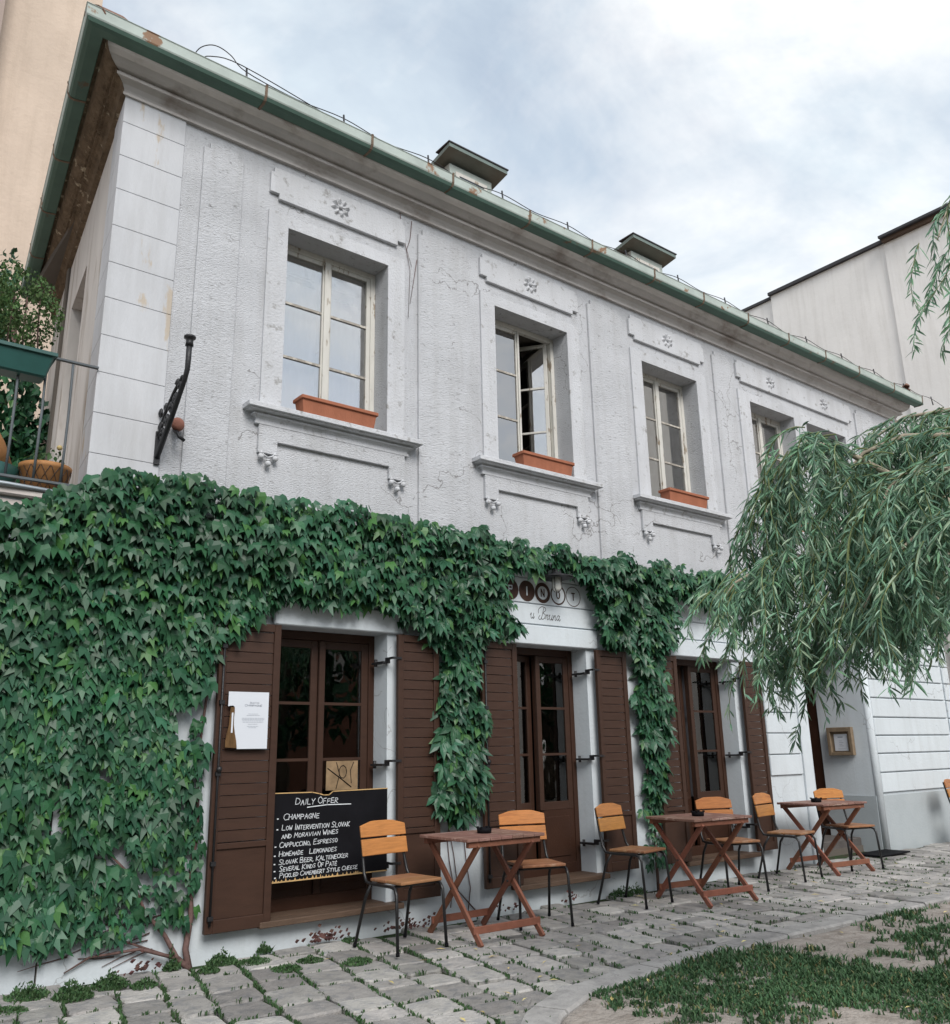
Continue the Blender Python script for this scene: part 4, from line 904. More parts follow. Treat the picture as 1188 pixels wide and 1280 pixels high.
for y_, z_, s_, d_ in ((-.10,3.61,.058,1),(-.18,3.71,.052,-1),(-.26,3.77,.05,1),(-.34,3.83,.044,-1),(-.42,3.885,.036,1),(-.07,3.70,.045,-1),(-.04,3.80,.035,1),(-.15,3.82,.03,-1),(-.36,3.93,.03,1)):
    MB().tube([(xb+.004*math.sin(k), y_+s_*(1-k/18)*math.cos(d_*k*.62), z_+s_*(1-k/18)*math.sin(d_*k*.62)) for k in range(15)], .012, 5).build('scroll', M['iron'], br)
rb = empty('rusty_wall_cap', (2.12,-.05,3.68), 0, 'rusty red round cap on wall behind the iron bracket', 'wall cap')
MB().ball((2.09,-.06,3.735), .052, 12, 8, (1,.7,1.05)).build('cap', M['rustball'], rb); MB().tube([(2.08,-.02,3.70),(2.08,-.09,3.66),(2.085,-.12,3.62),(2.13,-.11,3.60)], .014, 6).build('hook', M['iron'], rb)

# terracotta window boxes ----------------------------------------------------------------
def window_box(x0, x1, y0, z0, label):
    ww = x1-x0; o = empty('window_box', ((x0+x1)/2, y0, z0), 0, label, 'window box', 'terracotta window boxes')
    d = .15; h = .15; t = .02; b = MB()
    lo = [(-ww/2+.02,-d/2+.018),(ww/2-.02,-d/2+.018),(ww/2-.02,d/2-.018),(-ww/2+.02,d/2-.018)]; hi = [(-ww/2,-d/2),(ww/2,-d/2),(ww/2,d/2),(-ww/2,d/2)]
    ii = [(x*(1-.05), y*.78) for x, y in hi]
    vs = [(x,y,0) for x,y in lo]+[(x,y,h) for x,y in hi]+[(x,y,h) for x,y in ii]+[(x*.97,y*.9,.09) for x,y in ii]
    b.add(vs, [(3,2,1,0)]+[(k,(k+1)%4,4+(k+1)%4,4+k) for k in range(4)]+[(4+k,4+(k+1)%4,8+(k+1)%4,8+k) for k in range(4)]+[(8+k,8+(k+1)%4,12+(k+1)%4,12+k) for k in range(4)]+[(12,13,14,15)])
    b.build('trough', M['terra'], o, local=True, bevel=.004)
    r = MB()
    for q in ((-ww/2-.01,ww/2+.01,-d/2-.012,-d/2+.002),(-ww/2-.01,ww/2+.01,d/2-.002,d/2+.012),(-ww/2-.012,-ww/2+.002,-d/2+.002,d/2-.002),(ww/2-.002,ww/2+.012,-d/2+.002,d/2-.002)): r.box(q[0],q[1],q[2],q[3],h-.028,h+.004)
    r.build('rim', M['terra'], o, local=True, bevel=.004)
    MB().box(-ww/2+.03,ww/2-.03,-d/2+.03,d/2-.03,.08,.115).build('soil', M['earth'], o, local=True)
window_box(3.08,3.80,-.045,4.049,'terracotta window box on the sill of the leftmost upper window')
window_box(5.50,6.19,-.045,4.049,'terracotta window box below the upper window with one open sash')
window_box(7.72,8.42,-.045,4.049,'terracotta window box on the sill of third upper window from the corner')
window_box(9.80,10.55,-.045,4.049,'terracotta window box at the upper window half hidden by willow')

# notice box in the niche, doormat ---------------------------------------------------------
nb = empty('notice_box', (11.58,.38,1.2), 0, 'small wooden glazed notice box with white sheet on entrance niche wall', 'notice box')
b = MB(); b.box(11.52,11.5875,.20,.245,1.19,1.56); b.box(11.52,11.5875,.515,.56,1.19,1.56); b.box(11.52,11.5875,.245,.515,1.19,1.235); b.box(11.52,11.5875,.245,.515,1.50,1.56); b.build('frame', M['notice'], nb, bevel=.004)
MB().box(11.56,11.587,.245,.515,1.235,1.50).build('backing', M['notice'], nb); MB().box(11.553,11.5595,.285,.475,1.25,1.47).build('sheet', M['paper'], nb)
tx = MB(); put = lambda u, z: (11.5515, .475-u, z); r_ = random.Random(2)
ribbon(tx, [(.06,1.43),(.125,1.43)], .012, put)
for k in range(4): ribbon(tx, [(.07,1.38-.022*k),(.11+.02*(k%2),1.38-.022*k)], .004, put)
ribbon(tx, [(.05,1.275),(.15,1.275)], .004, put); tx.build('print', M['ink'], nb)
dm = MB().box(10.80,11.50,-.40,-.06,.012,.030).build('doormat', M['board'], None, bevel=.005); tag(dm, 'flat black doormat lying before the entrance step', 'doormat')

# ------------------------------------------------------------------ chairs and tables
def make_chair():
    root = empty('cafe_chair', (0,0,0)); root['category'] = 'chair'
    W = .20; sz_ = .445
    # local: faces -y, back at +y
    for s_ in (-1,1):
        MB().tube([(s_*.178,.262,.80),(s_*.186,.225,.60),(s_*.193,.196,.485),(s_*.196,.165,.432),(s_*.198,.11,.424),(s_*.20,-.14,.424),(s_*.203,-.185,.412),(s_*.206,-.208,.375),(s_*.215,-.235,.0)], .0115, 8).build('front_leg_and_upright', M['steel'], root, local=True)
        MB().tube([(s_*.196,.10,.424),(s_*.200,.165,.33),(s_*.225,.255,.0)], .0115, 8).build('rear_leg', M['steel'], root, local=True)
        for y_, z_ in ((-.2355,.0),(.2552,.0)): MB().tube([(s_*(.215 if y_ < 0 else .225),y_,.0),(s_*(.2145 if y_ < 0 else .2235),y_+(.001 if y_ < 0 else -.004),.022)], .0135, 8).build('foot_cap', M['board'], root, local=True)
    MB().tube([(-.198,.11,.418),(.198,.11,.418)], .009, 6).build('cross_bar', M['steel'], root, local=True); MB().tube([(-.2,-.13,.418),(.2,-.13,.418)], .009, 6).build('cross_bar', M['steel'], root, local=True)
    # two seat boards side by side
    for y0, y1 in ((-.230,-.05),(-.046,.135)):
        MB().box(-.183,.183,y0,y1,.4365,.458).build('seat_board', M['seat'], root, local=True, bevel=.006, seg=2)
    def slat(z0, z1, arch):
        n = 12; vs = []; lean = lambda z: .186 + (z-.485)*.20
        top = lambda t: z1 - (arch*max(0,(abs(t)-.45)/.55)**1.0)
        for k in range(n+1):
            t = -1+2*k/n; x = t*.205; c = .012*(1-t*t)
            for z, o in ((z0,-.014),(top(t),-.014),(top(t),.004),(z0,.004)): vs.append((x*(.96 if z > z0+.01 else 1.0) if False else x, lean(z)+o+c-.004, z))
        fs = []
        for k in range(n):
            for j in range(4): fs.append((k*4+j, k*4+(j+1)%4, (k+1)*4+(j+1)%4, (k+1)*4+j))
        fs += [(3,2,1,0), tuple(n*4+j for j in range(4))]
        MB().add(vs, fs).build('back_slat', M['oak'], root, local=True, bevel=.004)
    slat(.725,.835,.030); slat(.600,.712,0)
    return root
def copy_tree(o, parent=None):
    c = o.copy(); COL.objects.link(c)
    if parent is not None: c.parent = parent
    for ch in o.children: copy_tree(ch, c)
    return c
CH = [(3.755,-.60,4,'wooden cafe chair in front of the chalkboard, left of first table'),
      (5.02,-.60,-20,'wooden cafe chair between the first table and the cafe door'),
      (6.29,-.52,10,'wooden cafe chair with empty space on its left, beside second table'),
      (7.52,-.66,-20,'wooden cafe chair behind the second table, before the third pair of shutters'),
      (8.57,-.60,10,'wooden cafe chair just left of the third table by entrance'),
      (9.72,-.62,-18,'wooden cafe chair right of the third table, before the entrance niche'),
      (13.03,-.55,10,'wooden cafe chair cut off by the right edge of the picture')]
proto = make_chair()
kids = list(proto.children)
chairs = []
for i, (x, y, a, lab) in enumerate(CH):
    o = proto if i == 0 else copy_tree(proto)
    o.location = (x,y,.008); o.rotation_euler = (0,0,R(a)); o['label'] = lab; o['category'] = 'chair'; o['group'] = 'wooden cafe chairs'; chairs.append(o)
def make_table():
    root = empty('folding_table', (0,0,0)); root['category'] = 'table'
    n = 7; w_, d_ = .74, .62; p = w_/n
    me = MB().box(-p/2+.002,p/2-.002,-d_/2,d_/2,.690,.712).mesh('top_slat'); me.materials.append(M['teak'])
    for k in range(n):
        o = bpy.data.objects.new('top_slat', me); COL.objects.link(o); o.parent = root; o.location = (-w_/2+p*(k+.5),0,0); bv = o.modifiers.new('bevel','BEVEL'); bv.width = .003
    for s_ in (-1,1): MB().box(-w_/2+.03,w_/2-.03,s_*.27-.02,s_*.27+.02,.648,.6895).build('apron', M['teakleg'], root, local=True, bevel=.003)
    for s_ in (-1,1):
        xo = s_*.285; xi = s_*.255
        MB().bar((xo,-.345,.0),(xo,.29,.668),.024,.044,(0,1,0)).build('leg', M['teakleg'], root, local=True, bevel=.003)
        MB().bar((xi,.345,.0),(xi,-.29,.668),.024,.044,(0,1,0)).build('leg', M['teakleg'], root, local=True, bevel=.003)
        MB().tube([(s_*.235,0,.352),(s_*.302,0,.352)], .008, 6).build('pivot_bolt', M['iron'], root, local=True)
    MB().box(-.31,.31,-.293,-.271,.075,.125).build('stretcher', M['teakleg'], root, local=True, bevel=.003)
    MB().box(-.28,.28,.266,.288,.075,.125).build('stretcher', M['teakleg'], root, local=True, bevel=.003)
    return root
TB = [(4.44,-.67,-1,'red brown folding table with ashtray, nearest to the chalkboard'),(6.88,-.81,-6,'red brown folding table with ashtray, middle of the three'),(9.36,-.56,-7,'red brown folding table with ashtray, farthest, near the entrance')]
tp = make_table()
for i, (x, y, a, lab) in enumerate(TB):
    o = tp if i == 0 else copy_tree(tp)
    o.location = (x,y,.006); o.rotation_euler = (0,0,R(a)); o['label'] = lab; o['category'] = 'table'; o['group'] = 'folding cafe tables'
    AX, AY = ((.04,.02),(-.03,-.02),(-.07,.02))[i]
    lab2 = ('small black ashtray on the table nearest to the chalkboard','small black ashtray on the middle folding table','small black ashtray on the farthest folding table')[i]
    s_ = empty('ashtray', (x+AX,y+AY,.7185), 0, lab2, 'ashtray', 'black ashtrays')
    MB().lathe([(0,0),(.054,0),(.058,.038),(.052,.04),(.044,.012),(0,.010)], (0,0,0), 18).build('bowl', M['board'], s_, local=True)
    for k in range(4):
        a_ = math.pi/2*k+.5; MB().box(-.008,.008,-.008,.008,.0,.012).build('rim_rest', M['board'], s_, local=True).location = (.054*math.cos(a_), .054*math.sin(a_), .036)

# ------------------------------------------------------------------ terrace on the left, neighbours
tw = empty('terrace_wall', (0,.03,0), 0, 'ivy covered garden wall carrying the terrace left of the house', 'wall')
MB().box(-3.0,1.505,.03,.35,-.1,3.02).build('wall', M['limewash'], tw)
MB().box(-3.0,1.50,-.02,.42,3.021,3.075).build('coping', M['slab'], tw, bevel=.01)
MB().box(-3.0,1.44,.02,4.6,2.90,3.00).build('terrace_floor', M['slab'], tw)
MB().tube([(-1.0,-.03,3.085),(.4,-.035,3.085),(1.0,-.04,3.085),(1.3,-.02,3.083),(1.42,.03,3.08)], .016, 6).build('zinc_edging', M['zinc'], tw)
ra = empty('terrace_railing', (1.3,-.02,3.08), 0, 'grey bellied iron railing along the terrace edge', 'railing')
MB().bar((-1.0,-.03,4.03),(1.50,-.03,4.045),.03,.014).build('top_rail', M['railing'], ra); MB().bar((-1.0,-.03,3.14),(1.42,-.03,3.14),.03,.016).build('bottom_rail', M['railing'], ra)
for k in range(12):
    x = 1.33 - .17*k; MB().tube([(x,-.03,3.145),(x,-.05,3.4),(x,-.055,3.65),(x,-.04,3.88),(x,-.03,4.028)], .0095, 6).build('baluster', M['railing'], ra)
for k in range(3):
    x = 1.05 - .16*k; MB().tube([(x+.09*math.cos(t_*.4), -.10, 3.86+.09*math.sin(t_*.4)) for t_ in range(0,9)], .008, 5).build('planter_hook', M['railing'], ra)
pl = empty('green_planter', (1.0,-.05,3.95), 0, 'dark green plastic planter box hanging on the terrace railing', 'planter')
b = MB(); lo = [(.45,-.11),(1.15,-.11),(1.15,.04),(.45,.04)]; hi = [(.42,-.15),(1.19,-.15),(1.19,.06),(.42,.06)]
b.add([(x,y,3.85) for x,y in lo]+[(x,y,4.02) for x,y in hi], [(3,2,1,0),(4,5,6,7)]+[(k,(k+1)%4,4+(k+1)%4,4+k) for k in range(4)]); b.build('box', M['planter'], pl, bevel=.012)
b = MB(); b.box(.40,1.202,-.162,-.151,4.0,4.028); b.box(1.1905,1.202,-.151,.07,4.0,4.028); b.build('rim', M['planter'], pl, bevel=.003)
cp_ = empty('clay_pot', (1.26,.17,3.08), 0, 'ochre clay flower pot wrapped in wire netting on the terrace', 'flower pot')
MB().lathe([(0,0),(.13,0),(.165,.18),(.17,.185),(.172,.215),(.155,.215),(.15,.17),(0,.165)], (1.27,.18,3.09), 24).build('pot', M['clay'], cp_)
for k in range(9):
    a_ = -2.9+.38*k
    for sgn in (-1,1):
        MB().tube([(1.27+(.134+.036*t_/5)*math.cos(a_+sgn*t_*.11), .18+(.134+.036*t_/5)*math.sin(a_+sgn*t_*.11), 3.095+.18*t_/5) for t_ in range(6)], .0022, 3).build('netting_wire', M['iron'], cp_)
def leafcloud(n, c, ext, s0, s1, seed, flat=.0):
    r = random.Random(seed); mb = MB(); c = Vector(c)
    for _ in range(n):
        while True:
            v = Vector((r.uniform(-1,1), r.uniform(-1,1), r.uniform(-1,1)))
            if v.length < 1: break
        if noise.noise(v*2.2+Vector((seed,0,0))) < -.12: continue
        p = c + Vector((v.x*ext[0], v.y*ext[1], v.z*ext[2])); s_ = r.uniform(s0,s1)
        q = Euler((r.uniform(-1.2,.4), r.uniform(-.7,.7), r.uniform(0,6.28))).to_matrix()
        mb.add([p+q@Vector(t_)*s_ for t_ in ((0,0,.5),(-.38,.05,.05),(0,-.1,-.6),(.38,.05,.05))], [(0,1,2,3)])
    return mb
MB_ = leafcloud(120, (1.27,.18,3.35), (.13,.13,.10), .02, .05, 31); tag(MB_.build('plant', M['weed'], cp_), kind='stuff')
MB().ball((1.33,.10,3.44), .02, 6, 4).build('yellow_flower', M['yellowleaf'], cp_)
tp2 = empty('tilted_pot', (.72,.2,3.1), 0, 'brown clay pot lying tilted on the terrace at left edge', 'flower pot')
o = MB().lathe([(.06,-.18),(.10,-.17),(.15,.0),(.17,.17),(.16,.18),(.13,.16),(.0,-.1)], (0,0,0), 20).build('pot', M['clay'], tp2, local=True); o.rotation_euler = (.3,-.9,.2); o.location = (.17,.05,.26)
o = MB().lathe([(0,0),(.17,0),(.2,.16),(.19,.165),(0,.15)], (0,0,0), 20).build('saucer_tub', M['planter'], tp2, local=True); o.location = (.20,.05,0)
sh_ = empty('balcony_shrub', (.95,-.05,4.1), 0, 'feathery yellow green shrub growing from the green planter box', 'shrub')
leafcloud(6500, (.88,-.02,4.33), (.36,.26,.34), .012, .035, 41).build('foliage', M['shrub'], sh_)
for k in range(5): MB().tube([(.70+.1*k,-.04,3.98),(.72+.09*k,-.03,4.2),(.75+.08*k,-.02,4.45)], .006, 4).build('stem', M['vinestem'], sh_)
iv = empty('terrace_ivy', (1.6,3.6,3.0), 0, 'dark ivy clump climbing at the back of the terrace', 'ivy')
mb = leafcloud(5200, (1.50,3.5,4.0), (.55,.35,1.35), .07, .14, 51); m2_ = leafcloud(900, (1.45,4.3,6.35), (.22,.3,.85), .05, .10, 52); mb.add(m2_.v, m2_.f); mb.build('foliage', M['ivy'], iv)
MB().tube([(1.6,3.6,3.0),(1.65,3.6,4.2),(1.6,3.9,5.4),(1.5,4.2,6.6)], .03, 6).build('stem', M['vinestem'], iv)

bn = empty('beige_building', (0,6,0), 0, 'tall plain beige rendered building rising behind the terrace', 'building')
MB().box(1.16,2.5,6.2,16,0,16).build('wall', M['beige'], bn); MB().box(-12,1.155,5.9,16,0,16).build('shaded_return', M['beigeshade'], bn)  # second block carries the wall return's shade in its darker colour
MB().box(1.30,2.5,6.10,6.199,0,5.0).build('lower_render', M['beige'], bn, bevel=.03)
wb = empty('white_building', (16,0,0), 0, 'tall off white blank walled building beyond the right end of the roof', 'building')
MB().box(16.0,26,.68,3.27,0,10.90).build('wall', M['offwhite'], wb); MB().box(15.95,26,-9,.679,0,10.86).build('front_wing', M['offwhite'], wb); MB().box(16.08,26,3.271,6.5,0,10.86).build('rear_wing', M['offwhite'], wb)
MB().box(15.93,26,.66,3.30,10.901,10.97).build('coping', M['bluegrey'], wb); MB().box(15.78,26,-9,.70,10.93,10.98).build('eaves', M['bluegrey'], wb); MB().box(15.86,26,-9,.675,10.861,10.929).build('eaves_soffit', M['sillwood'], wb); MB().box(16.03,26,3.301,6.55,10.861,10.92).build('coping', M['bluegrey'], wb)
# ------------------------------------------------------------------ climbing plants
def ivy_mesh(v):
    r = random.Random(v); mb = MB(); j = lambda a: a*r.uniform(.88,1.12)
    L_ = [(0,.02),(j(-.28),.14),(j(-.42),-.06),(j(-.50),-.62),(j(-.20),-.44),(0,-1.08),(j(.20),-.44),(j(.50),-.62),(j(.42),-.06),(j(.28),.14)]
    z = [.0,-.03,-.05,-.20,-.04,-.20,-.04,-.20,-.05,-.03]
    vs = [(x, -zz-.0, y) for (x, y), zz in zip(L_, z)]
    vs.append((0,-.10,-.30))                      # raised middle
    vs = [(x, (-.0 if i == 10 else abs(yv)*.9)-.06, zv) for i, (x, yv, zv) in enumerate(vs)]
    mb.add(vs, [(k,(k+1)%10,10) for k in range(10)]); return mb
def creeper_mesh(v):
    r = random.Random(50+v); mb = MB()
    for an in (-78,-40,0,40,78):
        a = R(an + r.uniform(-8,8)); ln = (1.0 if abs(an) < 50 else .72)*r.uniform(.88,1.1); wd2 = .21*r.uniform(.85,1.15)
        d = Vector((math.sin(a),0,-math.cos(a))); n_ = Vector((d.z,0,-d.x)); dr = r.uniform(.10,.35)
        P_ = lambda t_, s_, h: d*ln*t_ + n_*wd2*s_ + Vector((0,-h,0)) + Vector((0,0,-dr*.5*t_*t_))
        mb.add([P_(.06,0,.02),P_(.35,-.8,.06),P_(.62,-.95,.04),P_(1.05,0,-.10),P_(.62,.95,.04),P_(.35,.8,.06),P_(.36,0,.0),P_(.64,0,-.0)], [(0,1,6),(1,2,7,6),(2,3,7),(3,4,7),(4,5,6,7),(5,0,6)])
    return mb
IVY = [ivy_mesh(i) for i in range(5)]; CRE = [creeper_mesh(i) for i in range(5)]
def mk(lst, mt, nm):
    o = []
    for b in lst:
        me = b.mesh(nm); me.materials.append(mt); o.append(me)
    return o
IVYM = mk(IVY, M['ivy'], 'leaf'); CREM = mk(CRE, M['creeper'], 'leaf')
def inside(poly, x, z):
    c = False; j = len(poly)-1
    for i in range(len(poly)):
        (xi, zi), (xj, zj) = poly[i], poly[j]
        if (zi > z) != (zj > z) and x < (xj-xi)*(z-zi)/(zj-zi)+xi: c = not c
        j = i
    return c
def place_leaves(polys, step, size, seed, thick, layers=2, ragged=.5):
    """leaf matrices for a hanging cover on the facade: (matrix, depth rank)"""
    r = random.Random(seed); outl = []
    for poly in polys:
        xs_ = [p[0] for p in poly]; zs_ = [p[1] for p in poly]
        for lay in range(layers):
            z = min(zs_)-.05
            while z < max(zs_)+.05:
                x = min(xs_) + r.uniform(0,step)
                while x < max(xs_):
                    px, pz = x + r.gauss(0,step*.35), z + r.gauss(0,step*.35)
                    if inside(poly, px + .10*noise.noise(Vector((px*3,pz*3,seed))), pz + .10*noise.noise(Vector((px*3,pz*3,seed+5)))):
                        if seed == 1 and px > 1.45 and pz < 1.45 and noise.noise(Vector((px*4.2, pz*4.2, 8.5))) > .36 - .12*(1.45-pz): x += step; continue
                        t_ = thick(px,pz)*(.15 + .85*(lay+r.random())/layers)*(1+.35*noise.noise(Vector((px*2.2,pz*2.2,seed+9))))
                        s_ = size*r.uniform(.55,1.28)
                        e = Euler((R(r.gauss(-25,13)), R(r.gauss(0,18)), R(r.gauss(0,26))), 'XYZ')
                        Mx = Matrix.Translation((px, -.03 - t_, pz)) @ e.to_matrix().to_4x4() @ Matrix.Scale(s_,4)
                        outl.append((Mx, lay, px, pz))
                    x += step
                z += step*.9
    return outl
def grow(name, label, leaves, meshes, mbs, mt, base):
    root = empty(name, base, 0, label, 'climbing plant'); r = random.Random(3)
    lv = [l for l in leaves]; outer = [l for l in lv if l[1] == max(q[1] for q in lv) and vis((l[2], -.1, l[3]), 0)]
    outer.sort(key=lambda l: (Vector((l[2],0,l[3]))-CAM_LOC).length + r.uniform(0,2.5)); pick = outer[:300]; ids = {id(l) for l in pick}
    for l in pick: inst('leaf', meshes[r.randrange(5)], root, l[0])
    b = MB()
    for l in lv:
        if id(l) in ids: continue
        m_ = mbs[r.randrange(5)]; b.add([l[0] @ Vector(v) for v in m_.v], m_.f)
    tag(b.build('leaves', mt, root), kind='stuff'); return root
IP = [[(-.6,.45),(.9,.38),(1.50,.22),(1.86,.42),(2.12,.60),(2.40,.96),(2.44,1.45),(2.26,1.50),(2.25,1.70),(2.46,1.80),(2.50,2.18),(2.78,2.28),(2.95,2.42),(3.05,2.50),(3.45,2.47),(3.9,2.50),(4.10,2.42),(4.3,3.22),(3.6,3.30),(2.9,3.28),(2.1,3.28),(1.62,3.26),(1.35,3.10),(1.1,2.92),(.6,2.85),(-.6,2.8)]]
IT = [[(1.3,.30),(1.55,.20),(1.9,.20),(2.2,.24),(2.42,.24),(2.42,.48),(2.22,.50),(2.05,.47),(1.95,.62),(1.7,.62),(1.5,.8)],[(2.22,.52),(2.47,.48),(2.48,1.15),(2.1,1.08),(1.95,.82),(2.0,.75),(2.2,.78)],[(2.30,1.5),(2.46,1.5),(2.46,1.62),(2.36,1.62)]]
tk = lambda x, z: .07 + .10*max(0,min(1,(z-1.6)/1.3)) + (.07 if z > 2.6 else 0)
lv = place_leaves(IP, .057, .104, 1, tk, 3) + place_leaves(IT, .066, .078, 2, lambda x, z: .05, 2)
ivy = grow('boston_ivy', 'dense dark green lobed leaf ivy covering the wall left of the window', lv, IVYM, IVY, M['ivy'], (2.42,-.05,0))
VP = [[(4.02,2.46),(4.25,2.36),(4.42,2.20),(4.46,1.60),(4.40,1.1),(4.50,.84),(4.76,.80),(4.93,.90),(4.92,1.35),(4.90,2.2),(5.02,2.38),(5.18,2.34),(5.28,2.40),(5.24,2.62),(5.18,2.82),(5.36,3.04),(5.75,3.05),(6.25,3.00),(6.40,2.75),(6.44,2.44),(6.62,2.30),(6.95,2.28),(7.0,1.75),(6.93,1.45),(7.05,1.05),(7.02,.80),(7.30,.92),(7.34,1.45),(7.42,1.80),(7.40,2.35),(7.62,2.55),(7.66,2.86),(8.2,2.92),(8.8,2.96),(9.3,2.98),(9.4,3.24),(8.9,3.28),(8.1,3.26),(7.3,3.30),(6.6,3.28),(5.9,3.26),(5.4,3.28),(4.8,3.26),(4.2,3.25)]]
VT = [[(6.95,.80),(7.30,.85),(7.25,.45),(7.30,.18),(6.98,.16),(7.0,.5)]]
tk2 = lambda x, z: .08 + (.13 if z > 2.35 else .05)
lv = place_leaves(VP, .088, .120, 3, tk2, 3) + place_leaves(VT, .10, .09, 4, lambda x, z: .05, 2)
vcr = grow('virginia_creeper', 'five fingered creeper hanging around cafe door and along the wall top', lv, CREM, CRE, M['creeper'], (7.12,-.05,0))
def stem(parent, pts, r0, r1, n=6):
    k = len(pts); MB().tube(pts, [r0+(r1-r0)*i/(k-1) for i in range(k)], n).build('stem', M['vinestem'], parent)
stem(ivy, [(2.42,-.10,-.03),(2.40,-.06,.10),(2.43,-.045,.30),(2.41,-.04,.55),(2.44,-.04,.85),(2.41,-.04,1.3),(2.45,-.04,1.75),(2.40,-.04,2.4)], .024, .006)
stem(ivy, [(2.42,-.10,-.02),(2.34,-.07,.06),(2.26,-.05,.20),(2.12,-.04,.36),(2.0,-.035,.6),(1.7,-.03,.9)], .022, .006)
stem(ivy, [(2.36,-.08,.05),(2.1,-.05,.14),(1.8,-.03,.13),(1.66,-.02,.06)], .014, .004); stem(ivy, [(2.30,-.07,.07),(1.95,-.03,.22),(1.6,-.02,.30)], .010, .003)
r_ = random.Random(77)
for _ in range(16):
    x0_, z0_ = r_.uniform(1.62,2.3), r_.uniform(.10,.34); ln = r_.uniform(.12,.4); sl_ = r_.uniform(-.35,.1)
    stem(ivy, [(x0_,-.010,z0_),(x0_-ln*.5,-.012,z0_+sl_*ln*.5+r_.uniform(-.01,.01)),(x0_-ln,-.008,z0_+sl_*ln)], .0045, .0018, 4)
for x0_, z0_, n_ in ((4.62,.1,6),(4.80,.05,6)):
    stem(vcr, [(x0_+.03*math.sin(k*1.7), -.012, z0_+.18*k) for k in range(n_+1)], .005, .003, 4)
stem(vcr, [(4.88,-.012,.05),(4.7,-.012,.22),(4.66,-.012,.5),(4.58,-.012,.85)], .006, .003, 4)
stem(vcr, [(7.12,-.06,-.02),(7.15,-.04,.5),(7.10,-.04,1.1),(7.2,-.04,1.9),(7.1,-.04,2.7)], .016, .008)
for pts in ([(4.10,6.40),(4.13,6.2),(4.17,6.05),(4.22,5.8),(4.20,5.3)],[(4.24,6.36),(4.22,6.15),(4.18,6.02),(4.24,5.85)],[(4.30,5.95),(4.26,5.7),(4.22,5.45)]):
    stem(vcr, [(x,-.012-.012*(x > 4.3),z) for x,z in pts], .004, .002, 4)

# ------------------------------------------------------------------ willow over the lawn
wt = empty('willow_tree', (5.6,-5.5,0), 0, 'weeping willow with trailing silvery green branches hanging in at right', 'tree')
MB().tube([(5.62,-5.55,-.1),(5.60,-5.5,.6),(5.52,-5.45,1.4),(5.45,-5.42,2.3),(5.45,-5.4,3.1),(5.6,-5.45,4.2),(5.7,-5.5,5.2)], [.24,.2,.18,.165,.15,.10,.05], 12).build('trunk', M['bark'], wt)
LIMBS = [ # (pixel x, pixel y, distance), strands, length factor
 ([(1215,640,4.95),(1130,602,4.85),(1060,566,4.7),(1010,551,4.55),(980,580,4.45),(962,640,4.4)], 78, 1.0, .016),
 ([(1260,560,5.3),(1188,545,5.2),(1130,545,5.1),(1080,566,5.0),(1050,600,4.95)], 64, .95, .018),
 ([(1240,700,4.6),(1130,690,4.55),(1040,690,4.45),(965,702,4.35),(920,728,4.3),(898,756,4.28)], 46, .95, .012),
 ([(1230,590,4.35),(1188,586,4.3),(1130,592,4.3),(1110,612,4.3),(1095,650,4.28)], 46, .95, .010),
 ([(1260,770,5.0),(1150,745,4.9),(1070,750,4.8),(1010,780,4.7),(985,820,4.66)], 70, .95, .012),
 ([(1260,520,5.7),(1188,512,5.6),(1130,522,5.5),(1092,548,5.45)], 34, .8, .014),
 ([(1250,640,4.2),(1170,650,4.15),(1110,700,4.1),(1080,760,4.1)], 50, .92, .010),
 ([(1270,600,5.4),(1180,610,5.35),(1090,640,5.3),(1030,700,5.2)], 56, .92, .012),
]
ENV = [(850,850),(868,862),(885,800),(905,868),(925,800),(945,850),(960,925),(975,905),(990,880),(1010,962),(1025,930),(1034,860),(1050,800),(1066,820),(1080,880),(1100,885),(1118,892),(1140,860),(1188,862),(1400,880)]
def env(px):
    for a, b in zip(ENV, ENV[1:]):
        if a[0] <= px <= b[0]: return a[1]+(b[1]-a[1])*(px-a[0])/(b[0]-a[0])
    return 850
def willow_leaf(mb, p, d, ln, wd2, r):
    d = d.normalized(); a = Vector((r.uniform(-1,1), r.uniform(-1,1), r.uniform(-.3,.3))); n_ = d.cross(a)
    if n_.length < .05: return
    n_.normalize(); u = n_.cross(d); dr = Vector((0,0,-ln*.16))
    m1 = p+d*ln*.35; m2 = p+d*ln*.7+dr*.35; e = p+d*ln+dr
    mb.add([p, m1+n_*wd2, m2+n_*wd2*.8, e, m2-n_*wd2*.8, m1-n_*wd2, m1-u*wd2*.5, m2-u*wd2*.4], [(0,1,6),(1,2,7,6),(2,3,7),(3,4,7),(4,5,6,7),(5,0,6)])
